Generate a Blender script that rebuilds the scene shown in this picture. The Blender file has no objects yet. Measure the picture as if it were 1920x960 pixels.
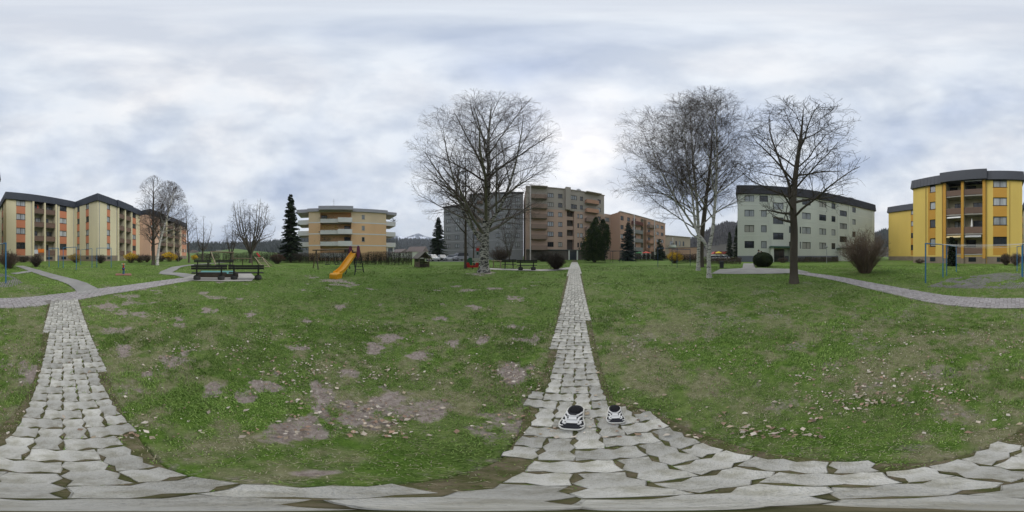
import bpy, bmesh, math, random
import numpy as np
from mathutils import Vector, Matrix, Quaternion

R = math.radians
CAM_H = 1.65
# ------------------------------------------------------------------ camera, sky, sun, exposure
scene = bpy.context.scene
scene.render.engine = 'CYCLES'
COL = scene.collection
cam_data = bpy.data.cameras.new('camera')
cam_data.type = 'PANO'
try:
    cam_data.panorama_type = 'EQUIRECTANGULAR'
except Exception:
    cam_data.cycles.panorama_type = 'EQUIRECTANGULAR'
cam_data.clip_start = 0.02
cam_data.clip_end = 6000
cam = bpy.data.objects.new('camera', cam_data)
COL.objects.link(cam)
cam.location = (0, 0, CAM_H)
cam.rotation_euler = (R(90), 0, 0)
scene.camera = cam

SUN_AZ, SUN_EL = 18.0, 45.0
world = bpy.data.worlds.new('World')
scene.world = world
world.use_nodes = True
wn, wl = world.node_tree.nodes, world.node_tree.links
wn.clear()
def wnode(t, **kw):
    n = wn.new(t)
    for k, v in kw.items():
        setattr(n, k, v)
    return n
w_out = wnode('ShaderNodeOutputWorld')
sky = wnode('ShaderNodeTexSky', sky_type='NISHITA', sun_disc=False)
sky.sun_elevation = R(SUN_EL); sky.sun_rotation = R(SUN_AZ)
sky.air_density = 1.0; sky.dust_density = 2.0
bg_sky = wnode('ShaderNodeBackground'); bg_sky.inputs['Strength'].default_value = 0.1
wl.new(sky.outputs[0], bg_sky.inputs['Color'])
tc = wnode('ShaderNodeTexCoord')
mp = wnode('ShaderNodeMapping'); mp.inputs['Scale'].default_value = (1.0, 1.0, 1.45); mp.inputs['Location'].default_value = (0.0, 0.0, 0.0)
wl.new(tc.outputs['Generated'], mp.inputs['Vector'])
n1 = wnode('ShaderNodeTexNoise'); n1.inputs['Scale'].default_value = 1.55; n1.inputs['Detail'].default_value = 7; n1.inputs['Roughness'].default_value = 0.46; n1.inputs['Distortion'].default_value = 0.15
n2 = wnode('ShaderNodeTexNoise'); n2.inputs['Scale'].default_value = 3.5; n2.inputs['Detail'].default_value = 8; n2.inputs['Roughness'].default_value = 0.56; n2.inputs['Distortion'].default_value = 0.15
wl.new(mp.outputs[0], n1.inputs['Vector'])
mp2 = wnode('ShaderNodeMapping'); mp2.inputs['Scale'].default_value = (1.0, 1.0, 1.9); mp2.inputs['Location'].default_value = (4.2, 1.3, 7.7)
wl.new(tc.outputs['Generated'], mp2.inputs['Vector']); wl.new(mp2.outputs[0], n2.inputs['Vector'])
r1 = wnode('ShaderNodeValToRGB')
r1.color_ramp.elements[0].position = 0.33; r1.color_ramp.elements[0].color = (0.47, 0.545, 0.69, 1)
r1.color_ramp.elements[1].position = 0.66; r1.color_ramp.elements[1].color = (0.80, 0.81, 0.835, 1)
e = r1.color_ramp.elements.new(0.50); e.color = (0.68, 0.73, 0.80, 1)
r2 = wnode('ShaderNodeValToRGB')
r2.color_ramp.elements[0].position = 0.36; r2.color_ramp.elements[0].color = (0.84, 0.865, 0.91, 1)
r2.color_ramp.elements[1].position = 0.60; r2.color_ramp.elements[1].color = (1.15, 1.135, 1.11, 1)
wl.new(n1.outputs['Fac'], r1.inputs['Fac']); wl.new(n2.outputs['Fac'], r2.inputs['Fac'])
mul = wnode('ShaderNodeMix', data_type='RGBA', blend_type='MULTIPLY'); mul.inputs['Factor'].default_value = 1.0
wl.new(r1.outputs[0], mul.inputs[6]); wl.new(r2.outputs[0], mul.inputs[7])
bg_cloud = wnode('ShaderNodeBackground'); bg_cloud.inputs['Strength'].default_value = 0.79
wl.new(mul.outputs[2], bg_cloud.inputs['Color'])
mix = wnode('ShaderNodeMixShader'); mix.inputs['Fac'].default_value = 0.93
wl.new(bg_sky.outputs[0], mix.inputs[1]); wl.new(bg_cloud.outputs[0], mix.inputs[2]); wl.new(mix.outputs[0], w_out.inputs['Surface'])

sun_d = bpy.data.lights.new('sun', 'SUN'); sun_d.energy = 1.5; sun_d.angle = R(48); sun_d.color = (1.0, 0.97, 0.92)
sun = bpy.data.objects.new('sun', sun_d); COL.objects.link(sun)
sv = Vector((math.sin(R(SUN_AZ))*math.cos(R(SUN_EL)), math.cos(R(SUN_AZ))*math.cos(R(SUN_EL)), math.sin(R(SUN_EL))))
sun.rotation_euler = (-sv).to_track_quat('-Z', 'Y').to_euler()
sun.location = (0, 0, 60)

vs = scene.view_settings
vs.view_transform = 'Standard'; vs.look = 'None'; vs.exposure = 0.52; vs.gamma = 1.0; vs.use_curve_mapping = False
scene.cycles.use_denoising = True
scene.cycles.max_bounces = 6

rng = random.Random(7)
nrg = np.random.default_rng(11)

# ------------------------------------------------------------------ terrain and measuring helpers
GMAX = 0.5
def sstep(a, b, x):
    t = np.clip((np.asarray(x, float)-a)/(b-a), 0, 1)
    return t*t*(3-2*t)
def gz_np(x, y):
    return GMAX*sstep(1, 18, np.hypot(x, y))
def gz(x, y):
    t = (math.hypot(x, y)-1)/17; t = 0 if t < 0 else 1 if t > 1 else t
    return GMAX*t*t*(3-2*t)
def az(px): return R((px-960)*0.1875)
def el(py): return R((480-py)*0.1875)
def PD(px, d):
    a = az(px); return (d*math.sin(a), d*math.cos(a))
def dist_for(py):
    t = math.tan(-el(py)); lo, hi = 0.05, 400
    for _ in range(60):
        m = (lo+hi)/2
        if (CAM_H-gz(m, 0))/m > t: lo = m
        else: hi = m
    return lo
def P(px, py):
    return PD(px, dist_for(py))
def zat(py, d): return CAM_H+d*math.tan(el(py))
def G3(p): return Vector((p[0], p[1], gz(p[0], p[1])))

# value noise (numpy)
_tab = nrg.random((256, 256))
def vnoise(x, y):
    xi = np.floor(x).astype(int); yi = np.floor(y).astype(int)
    fx = x-xi; fy = y-yi; fx = fx*fx*(3-2*fx); fy = fy*fy*(3-2*fy)
    a = _tab[xi & 255, yi & 255]; b = _tab[(xi+1) & 255, yi & 255]; c = _tab[xi & 255, (yi+1) & 255]; d = _tab[(xi+1) & 255, (yi+1) & 255]
    return (a*(1-fx)+b*fx)*(1-fy)+(c*(1-fx)+d*fx)*fy
def fbm(x, y, o=4):
    s = 0; a = 0.5; t = 0
    for i in range(o):
        s = s+a*vnoise(x*2**i+17.3*i, y*2**i+9.1*i); t += a; a *= 0.5
    return s/t

# ------------------------------------------------------------------ materials
MATS = {}
def M(key, col=(.5, .5, .5), rough=.8, var=.15, scale=3.0, bump=0.0, bscale=None, spec=.3, rnd=0.0, coat=0.0, metal=0.0, stretch=None, col2=None, thr=None, attr=None):
    if key in MATS: return MATS[key]
    m = bpy.data.materials.new(key); m.use_nodes = True
    nt = m.node_tree; N, L = nt.nodes, nt.links
    b = N['Principled BSDF']
    b.inputs['Roughness'].default_value = rough
    b.inputs['Metallic'].default_value = metal
    b.inputs['Specular IOR Level'].default_value = spec
    if coat:
        b.inputs['Coat Weight'].default_value = coat; b.inputs['Coat Roughness'].default_value = 0.03
    t = N.new('ShaderNodeTexCoord'); mpn = N.new('ShaderNodeMapping'); L.new(t.outputs['Object'], mpn.inputs['Vector'])
    if stretch: mpn.inputs['Scale'].default_value = stretch
    no = N.new('ShaderNodeTexNoise'); no.inputs['Scale'].default_value = scale; no.inputs['Detail'].default_value = 6; no.inputs['Roughness'].default_value = .6
    L.new(mpn.outputs[0], no.inputs['Vector'])
    if attr:
        src = N.new('ShaderNodeAttribute'); src.attribute_name = attr; csrc = src.outputs['Color']
    elif col2:
        rp = N.new('ShaderNodeValToRGB'); th = thr or (.4, .6)
        rp.color_ramp.elements[0].position = th[0]; rp.color_ramp.elements[0].color = (*col, 1)
        rp.color_ramp.elements[1].position = th[1]; rp.color_ramp.elements[1].color = (*col2, 1)
        L.new(no.outputs['Fac'], rp.inputs['Fac']); csrc = rp.outputs[0]
    else:
        rgb = N.new('ShaderNodeRGB'); rgb.outputs[0].default_value = (*col, 1); csrc = rgb.outputs[0]
    mr = N.new('ShaderNodeMapRange'); mr.inputs['From Min'].default_value = .25; mr.inputs['From Max'].default_value = .75
    mr.inputs['To Min'].default_value = 1-var; mr.inputs['To Max'].default_value = 1+var
    no3 = N.new('ShaderNodeTexNoise'); no3.inputs['Scale'].default_value = scale*.37+.05; no3.inputs['Detail'].default_value = 8
    L.new(mpn.outputs[0], no3.inputs['Vector']); L.new(no3.outputs['Fac'], mr.inputs['Value'])
    val = mr.outputs[0]
    if rnd:
        oi = N.new('ShaderNodeObjectInfo'); mr2 = N.new('ShaderNodeMapRange'); mr2.inputs['To Min'].default_value = 1-rnd; mr2.inputs['To Max'].default_value = 1+rnd
        L.new(oi.outputs['Random'], mr2.inputs['Value'])
        mm = N.new('ShaderNodeMath'); mm.operation = 'MULTIPLY'; L.new(val, mm.inputs[0]); L.new(mr2.outputs[0], mm.inputs[1]); val = mm.outputs[0]
    vm = N.new('ShaderNodeVectorMath'); vm.operation = 'SCALE'
    L.new(csrc, vm.inputs[0]); L.new(val, vm.inputs['Scale']); L.new(vm.outputs[0], b.inputs['Base Color'])
    if bump:
        n4 = N.new('ShaderNodeTexNoise'); n4.inputs['Scale'].default_value = bscale or scale*6; n4.inputs['Detail'].default_value = 4
        L.new(mpn.outputs[0], n4.inputs['Vector'])
        bp = N.new('ShaderNodeBump'); bp.inputs['Strength'].default_value = bump; bp.inputs['Distance'].default_value = .02
        L.new(n4.outputs['Fac'], bp.inputs['Height']); L.new(bp.outputs[0], b.inputs['Normal'])
    MATS[key] = m
    return m

# ------------------------------------------------------------------ mesh helpers
class MB:
    def __init__(s): s.v = []; s.f = []
    def box(s, x0, x1, y0, y1, z0, z1):
        n = len(s.v)
        s.v += [(x0,y0,z0),(x1,y0,z0),(x1,y1,z0),(x0,y1,z0),(x0,y0,z1),(x1,y0,z1),(x1,y1,z1),(x0,y1,z1)]
        s.f += [tuple(n+i for i in q) for q in ((3,2,1,0),(4,5,6,7),(0,1,5,4),(1,2,6,5),(2,3,7,6),(3,0,4,7))]
        return s
    def quad(s, a, b, c, d):
        n = len(s.v); s.v += [tuple(a), tuple(b), tuple(c), tuple(d)]; s.f.append((n, n+1, n+2, n+3)); return s
    def prism(s, prof, y0, y1, axis='y'):
        n = len(s.v); k = len(prof)
        for y in (y0, y1):
            for (a, b) in prof:
                s.v.append((a, y, b) if axis == 'y' else (y, a, b) if axis == 'x' else (a, b, y))
        s.f.append(tuple(n+i for i in range(k))); s.f.append(tuple(n+k+i for i in reversed(range(k))))
        for i in range(k):
            j = (i+1) % k; s.f.append((n+i, n+k+i, n+k+j, n+j))
        return s
    def tube(s, pts, rad, n=8, cap=True):
        pts = [Vector(p) for p in pts]; m = len(pts)
        if not hasattr(rad, '__len__'): rad = [rad]*m
        base = len(s.v); ref = None
        for i, p in enumerate(pts):
            t = (pts[min(i+1, m-1)]-pts[max(i-1, 0)])
            t = t.normalized() if t.length > 1e-9 else Vector((0, 0, 1))
            if ref is None:
                ref = t.orthogonal().normalized()
            ref = (ref-t*ref.dot(t)); ref = ref.normalized() if ref.length > 1e-6 else t.orthogonal().normalized()
            bn = t.cross(ref)
            for k in range(n):
                a = 2*math.pi*k/n
                s.v.append(tuple(p+(ref*math.cos(a)+bn*math.sin(a))*rad[i]))
        for i in range(m-1):
            for k in range(n):
                k2 = (k+1) % n
                s.f.append((base+i*n+k, base+i*n+k2, base+(i+1)*n+k2, base+(i+1)*n+k))
        if cap:
            s.f.append(tuple(base+k for k in reversed(range(n)))); s.f.append(tuple(base+(m-1)*n+k for k in range(n)))
        return s
    def lathe(s, prof, n=16, c=(0, 0, 0)):
        base = len(s.v); m = len(prof)
        for (r, z) in prof:
            for k in range(n):
                a = 2*math.pi*k/n; s.v.append((c[0]+r*math.cos(a), c[1]+r*math.sin(a), c[2]+z))
        for i in range(m-1):
            for k in range(n):
                k2 = (k+1) % n; s.f.append((base+i*n+k, base+i*n+k2, base+(i+1)*n+k2, base+(i+1)*n+k))
        s.f.append(tuple(base+k for k in reversed(range(n)))); s.f.append(tuple(base+(m-1)*n+k for k in range(n)))
        return s
    def blob(s, c, r, rr=None, noise=.12, seg=12, rings=8, seed=0):
        rr = rr or r; q = random.Random(seed); prof = []
        base = len(s.v)
        for i in range(rings+1):
            th = math.pi*i/rings
            for k in range(seg):
                a = 2*math.pi*k/seg; j = 1+q.uniform(-noise, noise)
                s.v.append((c[0]+r[0]*math.sin(th)*math.cos(a)*j, c[1]+r[1]*math.sin(th)*math.sin(a)*j, c[2]-r[2]*math.cos(th)*j))
        for i in range(rings):
            for k in range(seg):
                k2 = (k+1) % seg; s.f.append((base+i*seg+k, base+i*seg+k2, base+(i+1)*seg+k2, base+(i+1)*seg+k))
        return s
    def mesh(s, name):
        me = bpy.data.meshes.new(name); me.from_pydata(s.v, [], s.f); me.update(); return me

def tag(o, label=None, cat=None, group=None, kind=None):
    if label: o['label'] = label
    if cat: o['category'] = cat
    if group: o['group'] = group
    if kind: o['kind'] = kind
    return o
def obj(name, mb, mat, parent=None, loc=(0, 0, 0), rz=0.0, smooth=False, bevel=0.0):
    me = mb.mesh(name) if isinstance(mb, MB) else mb
    o = bpy.data.objects.new(name, me); COL.objects.link(o)
    if mat is not None and len(me.materials) == 0: me.materials.append(mat)
    if parent: o.parent = parent
    o.location = loc; o.rotation_euler = (0, 0, rz)
    if smooth: me.polygons.foreach_set('use_smooth', [True]*len(me.polygons))
    if bevel:
        md = o.modifiers.new('bevel', 'BEVEL'); md.width = bevel; md.segments = 2; md.limit_method = 'ANGLE'
    return o
def thing(name, label, cat, loc=(0, 0, 0), rz=0.0, group=None):
    o = bpy.data.objects.new(name, None); COL.objects.link(o); o.empty_display_size = .2
    o.location = loc; o.rotation_euler = (0, 0, rz)
    return tag(o, label, cat, group)
def mesh_np(name, V, F, mat=None, colors=None, smooth=False):
    V = np.asarray(V, np.float32); F = np.asarray(F, np.int32); k = F.shape[1]
    me = bpy.data.meshes.new(name)
    me.vertices.add(len(V)); me.vertices.foreach_set('co', V.ravel())
    me.loops.add(F.size); me.loops.foreach_set('vertex_index', F.ravel())
    me.polygons.add(len(F)); me.polygons.foreach_set('loop_start', np.arange(0, F.size, k, dtype=np.int32))
    try: me.polygons.foreach_set('loop_total', np.full(len(F), k, np.int32))
    except Exception: pass
    if smooth: me.polygons.foreach_set('use_smooth', np.ones(len(F), bool))
    if colors is not None:
        at = me.color_attributes.new('col', 'FLOAT_COLOR', 'POINT')
        c = np.ones((len(V), 4), np.float32); c[:, :3] = colors; at.data.foreach_set('color', c.ravel())
    me.update(calc_edges=True)
    if mat: me.materials.append(mat)
    return me
def frusta(P0, P1, R0, R1, n=3):
    """tapered n-sided tubes for many segments at once"""
    P0 = np.asarray(P0, float); P1 = np.asarray(P1, float); R0 = np.asarray(R0, float)[:, None]; R1 = np.asarray(R1, float)[:, None]
    T = P1-P0; T /= (np.linalg.norm(T, axis=1, keepdims=True)+1e-9)
    ref = np.where(np.abs(T[:, 2:3]) > .9, np.array([[1., 0, 0]]), np.array([[0, 0, 1.]]))
    A = np.cross(T, ref); A /= (np.linalg.norm(A, axis=1, keepdims=True)+1e-9); B = np.cross(T, A)
    m = len(P0); V = np.empty((m, 2*n, 3))
    for k in range(n):
        a = 2*math.pi*k/n; d = A*math.cos(a)+B*math.sin(a)
        V[:, k] = P0+d*R0; V[:, n+k] = P1+d*R1
    idx = (np.arange(m)*2*n)[:, None]
    F = np.stack([np.concatenate([idx+k, idx+(k+1) % n, idx+n+(k+1) % n, idx+n+k], 1) for k in range(n)], 1).reshape(-1, 4)
    return V.reshape(-1, 3), F

# ------------------------------------------------------------------ paths (measured edges)
A0 = R(22.0)
DS = np.array([math.sin(A0), math.cos(A0)]); DT = np.array([math.cos(A0), -math.sin(A0)])
S_K  = [-7.2, -4.0, -1.85, -1.2, -.65, -.3, 0, .5, 1.05, 1.22, 1.9, 3.35, 6.2, 12.5, 20, 60]
TR_K = [.52, .38, .25, .27, .33, .37, .50, .56, .52, .27, .27, .32, .38, .47, .5, .5]
TL_K = [-.55, -.50, -.47, -.38, -.30, -.20, -.20, -.19, -.28, -.34, -.30, -.37, -.44, -.47, -.5, -.5]
def main_edges(s): return np.interp(s, S_K, TL_K), np.interp(s, S_K, TR_K)
def polyline(pts, step=.25):
    """Catmull-Rom through ground points, resampled"""
    pts = [np.array(p, float) for p in pts]; out = []
    for i in range(len(pts)-1):
        p0 = pts[max(i-1, 0)]; p1 = pts[i]; p2 = pts[i+1]; p3 = pts[min(i+2, len(pts)-1)]
        n = max(2, int(np.linalg.norm(p2-p1)/step))
        for k in range(n):
            t = k/n
            out.append(.5*((2*p1)+(-p0+p2)*t+(2*p0-5*p1+4*p2-p3)*t*t+(-p0+3*p1-3*p2+p3)*t**3))
    out.append(pts[-1]); return np.array(out)
cross_pts = [P(1440, 506.5), P(1500, 512), P(1560, 520.5), P(1620, 532.5), P(1690, 547), P(1760, 560), P(1830, 566.5), P(1900, 568), P(1960, 566.5), P(2020, 560), P(2070, 553), P(2120, 545.5), P(2180, 537), P(2235, 528.5), P(2270, 523.5)]
CROSS = polyline(cross_pts)
CROSS_HW = .50
DIAG = polyline([P(2092, 550), P(2060, 530), P(2010, 515.5), P(1980, 506), P(1955, 498.5)])
SIDE = polyline([P(1945, 513.5), P(1975, 509), P(1992, 506)])
FORK = polyline([P(2290, 521), P(2258, 514.5), P(2232, 512), P(2240, 506.5), P(2256, 500), P(2290, 495.8), P(2340, 492.5)])
BENCHP = polyline([P(1074, 502), P(1040, 506), P(1000, 506.5), P(960, 505.5), P(915, 504)])
RIBBONS = [(CROSS, CROSS_HW), (DIAG, .5), (SIDE, .35), (FORK, .55), (BENCHP, .6)]
PLAZA_L = [P(2255, 524), P(2290, 514.2), P(2330, 511), P(2390, 512), P(2398, 520), P(2392, 527.5), P(2340, 528), P(2290, 527)]
PLAZA_R = [P(1333, 513.5), P(1350, 505), P(1392, 503.2), P(1394, 494), P(1414, 494), P(1416, 502.4), P(1490, 504.5), P(1520, 511), P(1480, 512.5), P(1400, 514)]
def dist_poly(x, y, pl):
    best = np.full(x.shape, 1e9)
    for i in range(len(pl)-1):
        a = pl[i]; b = pl[i+1]; d = b-a; L2 = d@d+1e-12
        t = np.clip(((x-a[0])*d[0]+(y-a[1])*d[1])/L2, 0, 1)
        best = np.minimum(best, np.hypot(x-a[0]-t*d[0], y-a[1]-t*d[1]))
    return best
def in_poly(x, y, pg):
    c = np.zeros(x.shape, bool); n = len(pg)
    for i in range(n):
        x0, y0 = pg[i]; x1, y1 = pg[(i+1) % n]
        hit = ((y0 > y) != (y1 > y)) & (x < (x1-x0)*(y-y0)/(y1-y0+1e-12)+x0); c ^= hit
    return c
def paved(x, y, margin=0.0):
    s = x*DS[0]+y*DS[1]; t = x*DT[0]+y*DT[1]; tl, tr = main_edges(s)
    m = (s > -6.2) & (s < 50) & (t > tl-margin) & (t < tr+margin)
    near = np.hypot(x, y) < 60
    for pl, hw in RIBBONS:
        m |= near & (dist_poly(x, y, pl[::3] if len(pl) > 12 else pl) < hw+margin)
    m |= in_poly(x, y, PLAZA_L) | in_poly(x, y, PLAZA_R)
    return m

BW = .132
def on_block(x, y):
    """whether a point lies on a laid block of the straight path"""
    s = x*DS[0]+y*DS[1]; t = x*DT[0]+y*DT[1]; i = np.floor(t/BW); j = np.floor(s/BW); k = (i-j) % 4
    tc_ = np.where(k == 0, i+1, np.where(k == 1, i, i+.5))*BW; sc_ = np.where(k == 3, j+1, np.where(k == 2, j, j+.5))*BW
    tl, tr = main_edges((j+.5)*BW); ti_ = (i+.5)*BW; inb = (ti_ > tl) & (ti_ < tr) & (s > -6.1) & (s < 50)
    hx = np.where(k < 2, BW, BW/2)-.006; hy = np.where(k < 2, BW/2, BW)-.006
    core = (np.abs(t-tc_) < hx) & (np.abs(s-sc_) < hy)
    return inb & (core | (np.sin(x*977+y*1313) > -.6))
# bare-earth patches, each where the photograph shows one (px, py, half width, half height in photo pixels)
PATCH = [(705,768,72,38),(600,735,32,22),(548,812,48,26),(965,703,34,17),(996,637,30,13),(965,613,17,7),(905,637,15,9),(705,653,24,10),(345,660,26,14),(230,655,14,11),
 (460,745,26,15),(508,725,30,13),(402,727,26,12),(335,600,16,6),(250,590,30,7),(190,575,30,6),(575,602,14,8),(560,652,26,6),(730,632,24,9),(665,700,26,9),(825,597,16,6),
 (780,668,22,7),(850,645,14,6),(960,560,18,5),(520,700,12,6),(275,700,12,7),(270,755,30,7),(300,865,60,14),(560,884,60,9),(880,870,80,22),(640,575,16,5),(890,578,16,5),
 (470,588,22,5),(390,583,20,5),(570,545,18,4),(620,526,26,4),(590,520,20,3),(1000,690,14,10),(1010,760,30,20),(1560,690,22,10),(1640,720,26,10),(1500,650,30,12),(1690,760,30,10),
 (1760,700,26,14),(1820,645,16,8),(1600,790,24,10),(1480,760,30,12),(1700,840,40,9),(1530,830,36,9),(1420,720,20,10),(907,513,26,4),(1840,690,20,8),(60,705,30,22),(250,540,60,3.5)]
def soil_mask(x, y):
    r = np.hypot(x, y)+1e-6; p = (np.degrees(np.arctan2(x, y))/0.1875+960) % 1920; v = 480+np.degrees(np.arctan2(CAM_H-gz_np(x, y), r))/0.1875
    wob = (fbm(x*2.4+40, y*2.4+11, 4)-.5)*2.3+(fbm(x*9+3, y*9+5, 4)-.5)*2.4
    m = np.zeros_like(r)
    for (a, b, w, h) in PATCH:
        dx = np.abs(p-a); dx = np.minimum(dx, 1920-dx)
        q = np.sqrt((dx/w)**2+((v-b)/h)**2)+wob*.9
        m = np.maximum(m, np.clip((1.10-q)/.75, 0, 1)*(.5 if 1100 < a < 1900 and b > 540 else 1.0))
    left = (p > 140) & (p < 1040)
    n = fbm(x*1.9+3, y*1.9+7, 5); n2 = fbm(x*.5+60, y*.5+31, 3)
    m = np.maximum(m, np.clip((n-.66+(n2-.5)*.45)/.10, 0, 1)*np.where(left, .8, .42)*(r < 9))
    s_ = x*DS[0]+y*DS[1]; t_ = x*DT[0]+y*DT[1]; tl, tr = main_edges(s_); e_ = np.maximum(tl-t_, t_-tr)
    m = np.maximum(m, np.clip(1-e_/(.10+.14*fbm(x*4, y*4, 3)), 0, 1)*.45*(s_ > -6.2)*(s_ < 45))
    return m

def wear(x, y):
    """trodden, thatchy turf: strongest about the path and the open middle of the lawn"""
    r = np.hypot(x, y); n = fbm(x*1.3+12, y*1.3+5, 5); n2 = fbm(x*6.1+2, y*6.1+8, 4); rt = x*DT[0]+y*DT[1]
    return np.clip(1.15-r/np.where(rt > 0, 8.5, 7.0), 0, 1)**.7*np.clip((n-.5)*3.0+.36+(n2-.5)*3.4+np.where(rt > 0, .10, -.06), 0, 1)*.78
# ground sheet
rad = [0.0, .05]
while rad[-1] < 5200:
    r_ = rad[-1]; rad.append(r_+max(.028, min(r_*.011, .028+.02*r_)) if r_ < 14 else r_*1.06)
rad = np.array(rad); NA = 640
th = np.linspace(0, 2*math.pi, NA, endpoint=False)
RR, TT = np.meshgrid(rad, th, indexing='ij')
GX = RR*np.sin(TT); GY = RR*np.cos(TT); GZ = gz_np(GX, GY)
soil = soil_mask(GX, GY)
GZ = GZ+np.where(RR < 14, (fbm(GX*2.2, GY*2.2, 4)-.5)*.03*np.clip((RR-.4), 0, 1)-soil*.012, 0)
GZ = np.where(paved(GX, GY, .06) & (RR < 60), gz_np(GX, GY)-.02, GZ)
i0 = np.arange(len(rad)-1)[:, None]*NA; j0 = np.arange(NA)[None, :]; j1 = (j0+1) % NA
F = np.stack([i0+j0, i0+j1, i0+NA+j1, i0+NA+j0], -1).reshape(-1, 4)[:, ::-1]
gm = mesh_np('ground', np.stack([GX, GY, GZ], -1).reshape(-1, 3), F, smooth=True)
at = gm.attributes.new('soil', 'FLOAT', 'POINT'); at.data.foreach_set('value', soil.ravel().astype(np.float32))
at = gm.attributes.new('wear', 'FLOAT', 'POINT'); at.data.foreach_set('value', wear(GX, GY).ravel().astype(np.float32))
def ground_material():
    m = bpy.data.materials.new('lawn_ground'); m.use_nodes = True; nt = m.node_tree; N, L = nt.nodes, nt.links
    b = N['Principled BSDF']; b.inputs['Roughness'].default_value = .95; b.inputs['Specular IOR Level'].default_value = .1
    t = N.new('ShaderNodeTexCoord')
    def noise(sc, det=6, ro=.6, loc=(0, 0, 0)):
        mpn = N.new('ShaderNodeMapping'); mpn.inputs['Location'].default_value = loc; L.new(t.outputs['Object'], mpn.inputs[0])
        n = N.new('ShaderNodeTexNoise'); n.inputs['Scale'].default_value = sc; n.inputs['Detail'].default_value = det; n.inputs['Roughness'].default_value = ro
        L.new(mpn.outputs[0], n.inputs['Vector']); return n.outputs['Fac']
    def ramp(f, st):
        r = N.new('ShaderNodeValToRGB'); el_ = r.color_ramp.elements
        el_[0].position, el_[0].color = st[0][0], (*st[0][1], 1); el_[1].position, el_[1].color = st[-1][0], (*st[-1][1], 1)
        for p_, c_ in st[1:-1]:
            e_ = el_.new(p_); e_.color = (*c_, 1)
        L.new(f, r.inputs[0]); return r.outputs[0]
    def mixc(f, a, bb):
        x = N.new('ShaderNodeMix'); x.data_type = 'RGBA'
        if isinstance(f, float): x.inputs[0].default_value = f
        else: L.new(f, x.inputs[0])
        L.new(a, x.inputs[6]); L.new(bb, x.inputs[7]); return x.outputs[2]
    g1 = ramp(noise(9, 8, .7), [(.3, (.044, .086, .015)), (.5, (.090, .158, .027)), (.7, (.175, .245, .06))])
    g2 = ramp(noise(14, 8, .7, (5, 2, 0)), [(.3, (.12, .115, .06)), (.52, (.235, .215, .13)), (.74, (.36, .325, .235))])
    f = N.new('ShaderNodeMapRange'); f.inputs['From Min'].default_value = .47; f.inputs['From Max'].default_value = .66; L.new(noise(.55, 9, .68, (9, 9, 0)), f.inputs['Value'])
    f2 = N.new('ShaderNodeMath'); f2.operation = 'MULTIPLY'; f2.inputs[1].default_value = .5; L.new(f.outputs[0], f2.inputs[0])
    wa = N.new('ShaderNodeAttribute'); wa.attribute_name = 'wear'; wx = N.new('ShaderNodeMath'); wx.operation = 'MAXIMUM'
    f2.inputs[1].default_value = .34; L.new(f2.outputs[0], wx.inputs[0]); L.new(wa.outputs['Fac'], wx.inputs[1])
    grass = mixc(wx.outputs[0], g1, g2)
    so = ramp(noise(22, 8, .7, (1, 7, 0)), [(.3, (.155, .122, .10)), (.5, (.285, .24, .212)), (.72, (.40, .355, .325))])
    a = N.new('ShaderNodeAttribute'); a.attribute_name = 'soil'
    add = N.new('ShaderNodeMath'); add.operation = 'ADD'; L.new(a.outputs['Fac'], add.inputs[0])
    nn = N.new('ShaderNodeMapRange'); nn.inputs['To Min'].default_value = -.45; nn.inputs['To Max'].default_value = .45; nn.inputs['From Min'].default_value = .3; nn.inputs['From Max'].default_value = .7
    L.new(noise(16, 6, .7, (2, 2, 2)), nn.inputs['Value']); L.new(nn.outputs[0], add.inputs[1])
    ff = N.new('ShaderNodeMapRange'); ff.inputs['From Min'].default_value = .30; ff.inputs['From Max'].default_value = .80; L.new(add.outputs[0], ff.inputs['Value'])
    c = mixc(ff.outputs[0], grass, so); L.new(c, b.inputs['Base Color'])
    bp = N.new('ShaderNodeBump'); bp.inputs['Strength'].default_value = .6; bp.inputs['Distance'].default_value = .03
    L.new(noise(40, 6, .75), bp.inputs['Height']); L.new(bp.outputs[0], b.inputs['Normal'])
    return m
gm.materials.append(ground_material())
ground = obj('ground', gm, None); tag(ground, 'green lawn with bare earth patches reaching to the horizon', kind='structure')

# path ribbons
def ribbon(name, pl, hw, mat, lift=.01, label=None):
    n = len(pl); V = []; Fq = []
    for i in range(n):
        d = pl[min(i+1, n-1)]-pl[max(i-1, 0)]; d = d/(np.linalg.norm(d)+1e-9); nn = np.array([-d[1], d[0]])
        h = hw if not callable(hw) else hw(i)
        h0 = h+rng.uniform(-.03, .03); h1 = h+rng.uniform(-.03, .03)
        for q in np.linspace(-1, 1, 5):
            p = pl[i]+nn*(h0 if q < 0 else h1)*q; V.append((p[0], p[1], gz(p[0], p[1])+lift))
        if i:
            for k in range(4): Fq.append(((i-1)*5+k, (i-1)*5+k+1, i*5+k+1, i*5+k))
    mb = MB(); mb.v = V; mb.f = [q[::-1] for q in Fq]
    o = obj(name, mb, mat, smooth=True)
    return tag(o, label, kind='structure')
m_asph = M('worn_asphalt', (.26, .255, .24), .9, .18, 2.5, bump=.25, bscale=60)
m_bed = M('mossy_joint_sand', (.075, .080, .028), .95, .3, 14, bump=.5, bscale=60, col2=(.15, .125, .080), thr=(.42, .62))
m_block = M('concrete_paving_block', (.50, .49, .45), .88, .28, 12, bump=.6, bscale=120, rnd=.2, spec=.2, col2=(.27, .258, .205), thr=(.44, .70))
m_block2 = M('pinkish_paving_block', (.34, .318, .315), .9, .16, 9, bump=.3, bscale=120, rnd=.10, spec=.2)
ss = np.arange(-6.3, 50, .2)
mb = MB()
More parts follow.
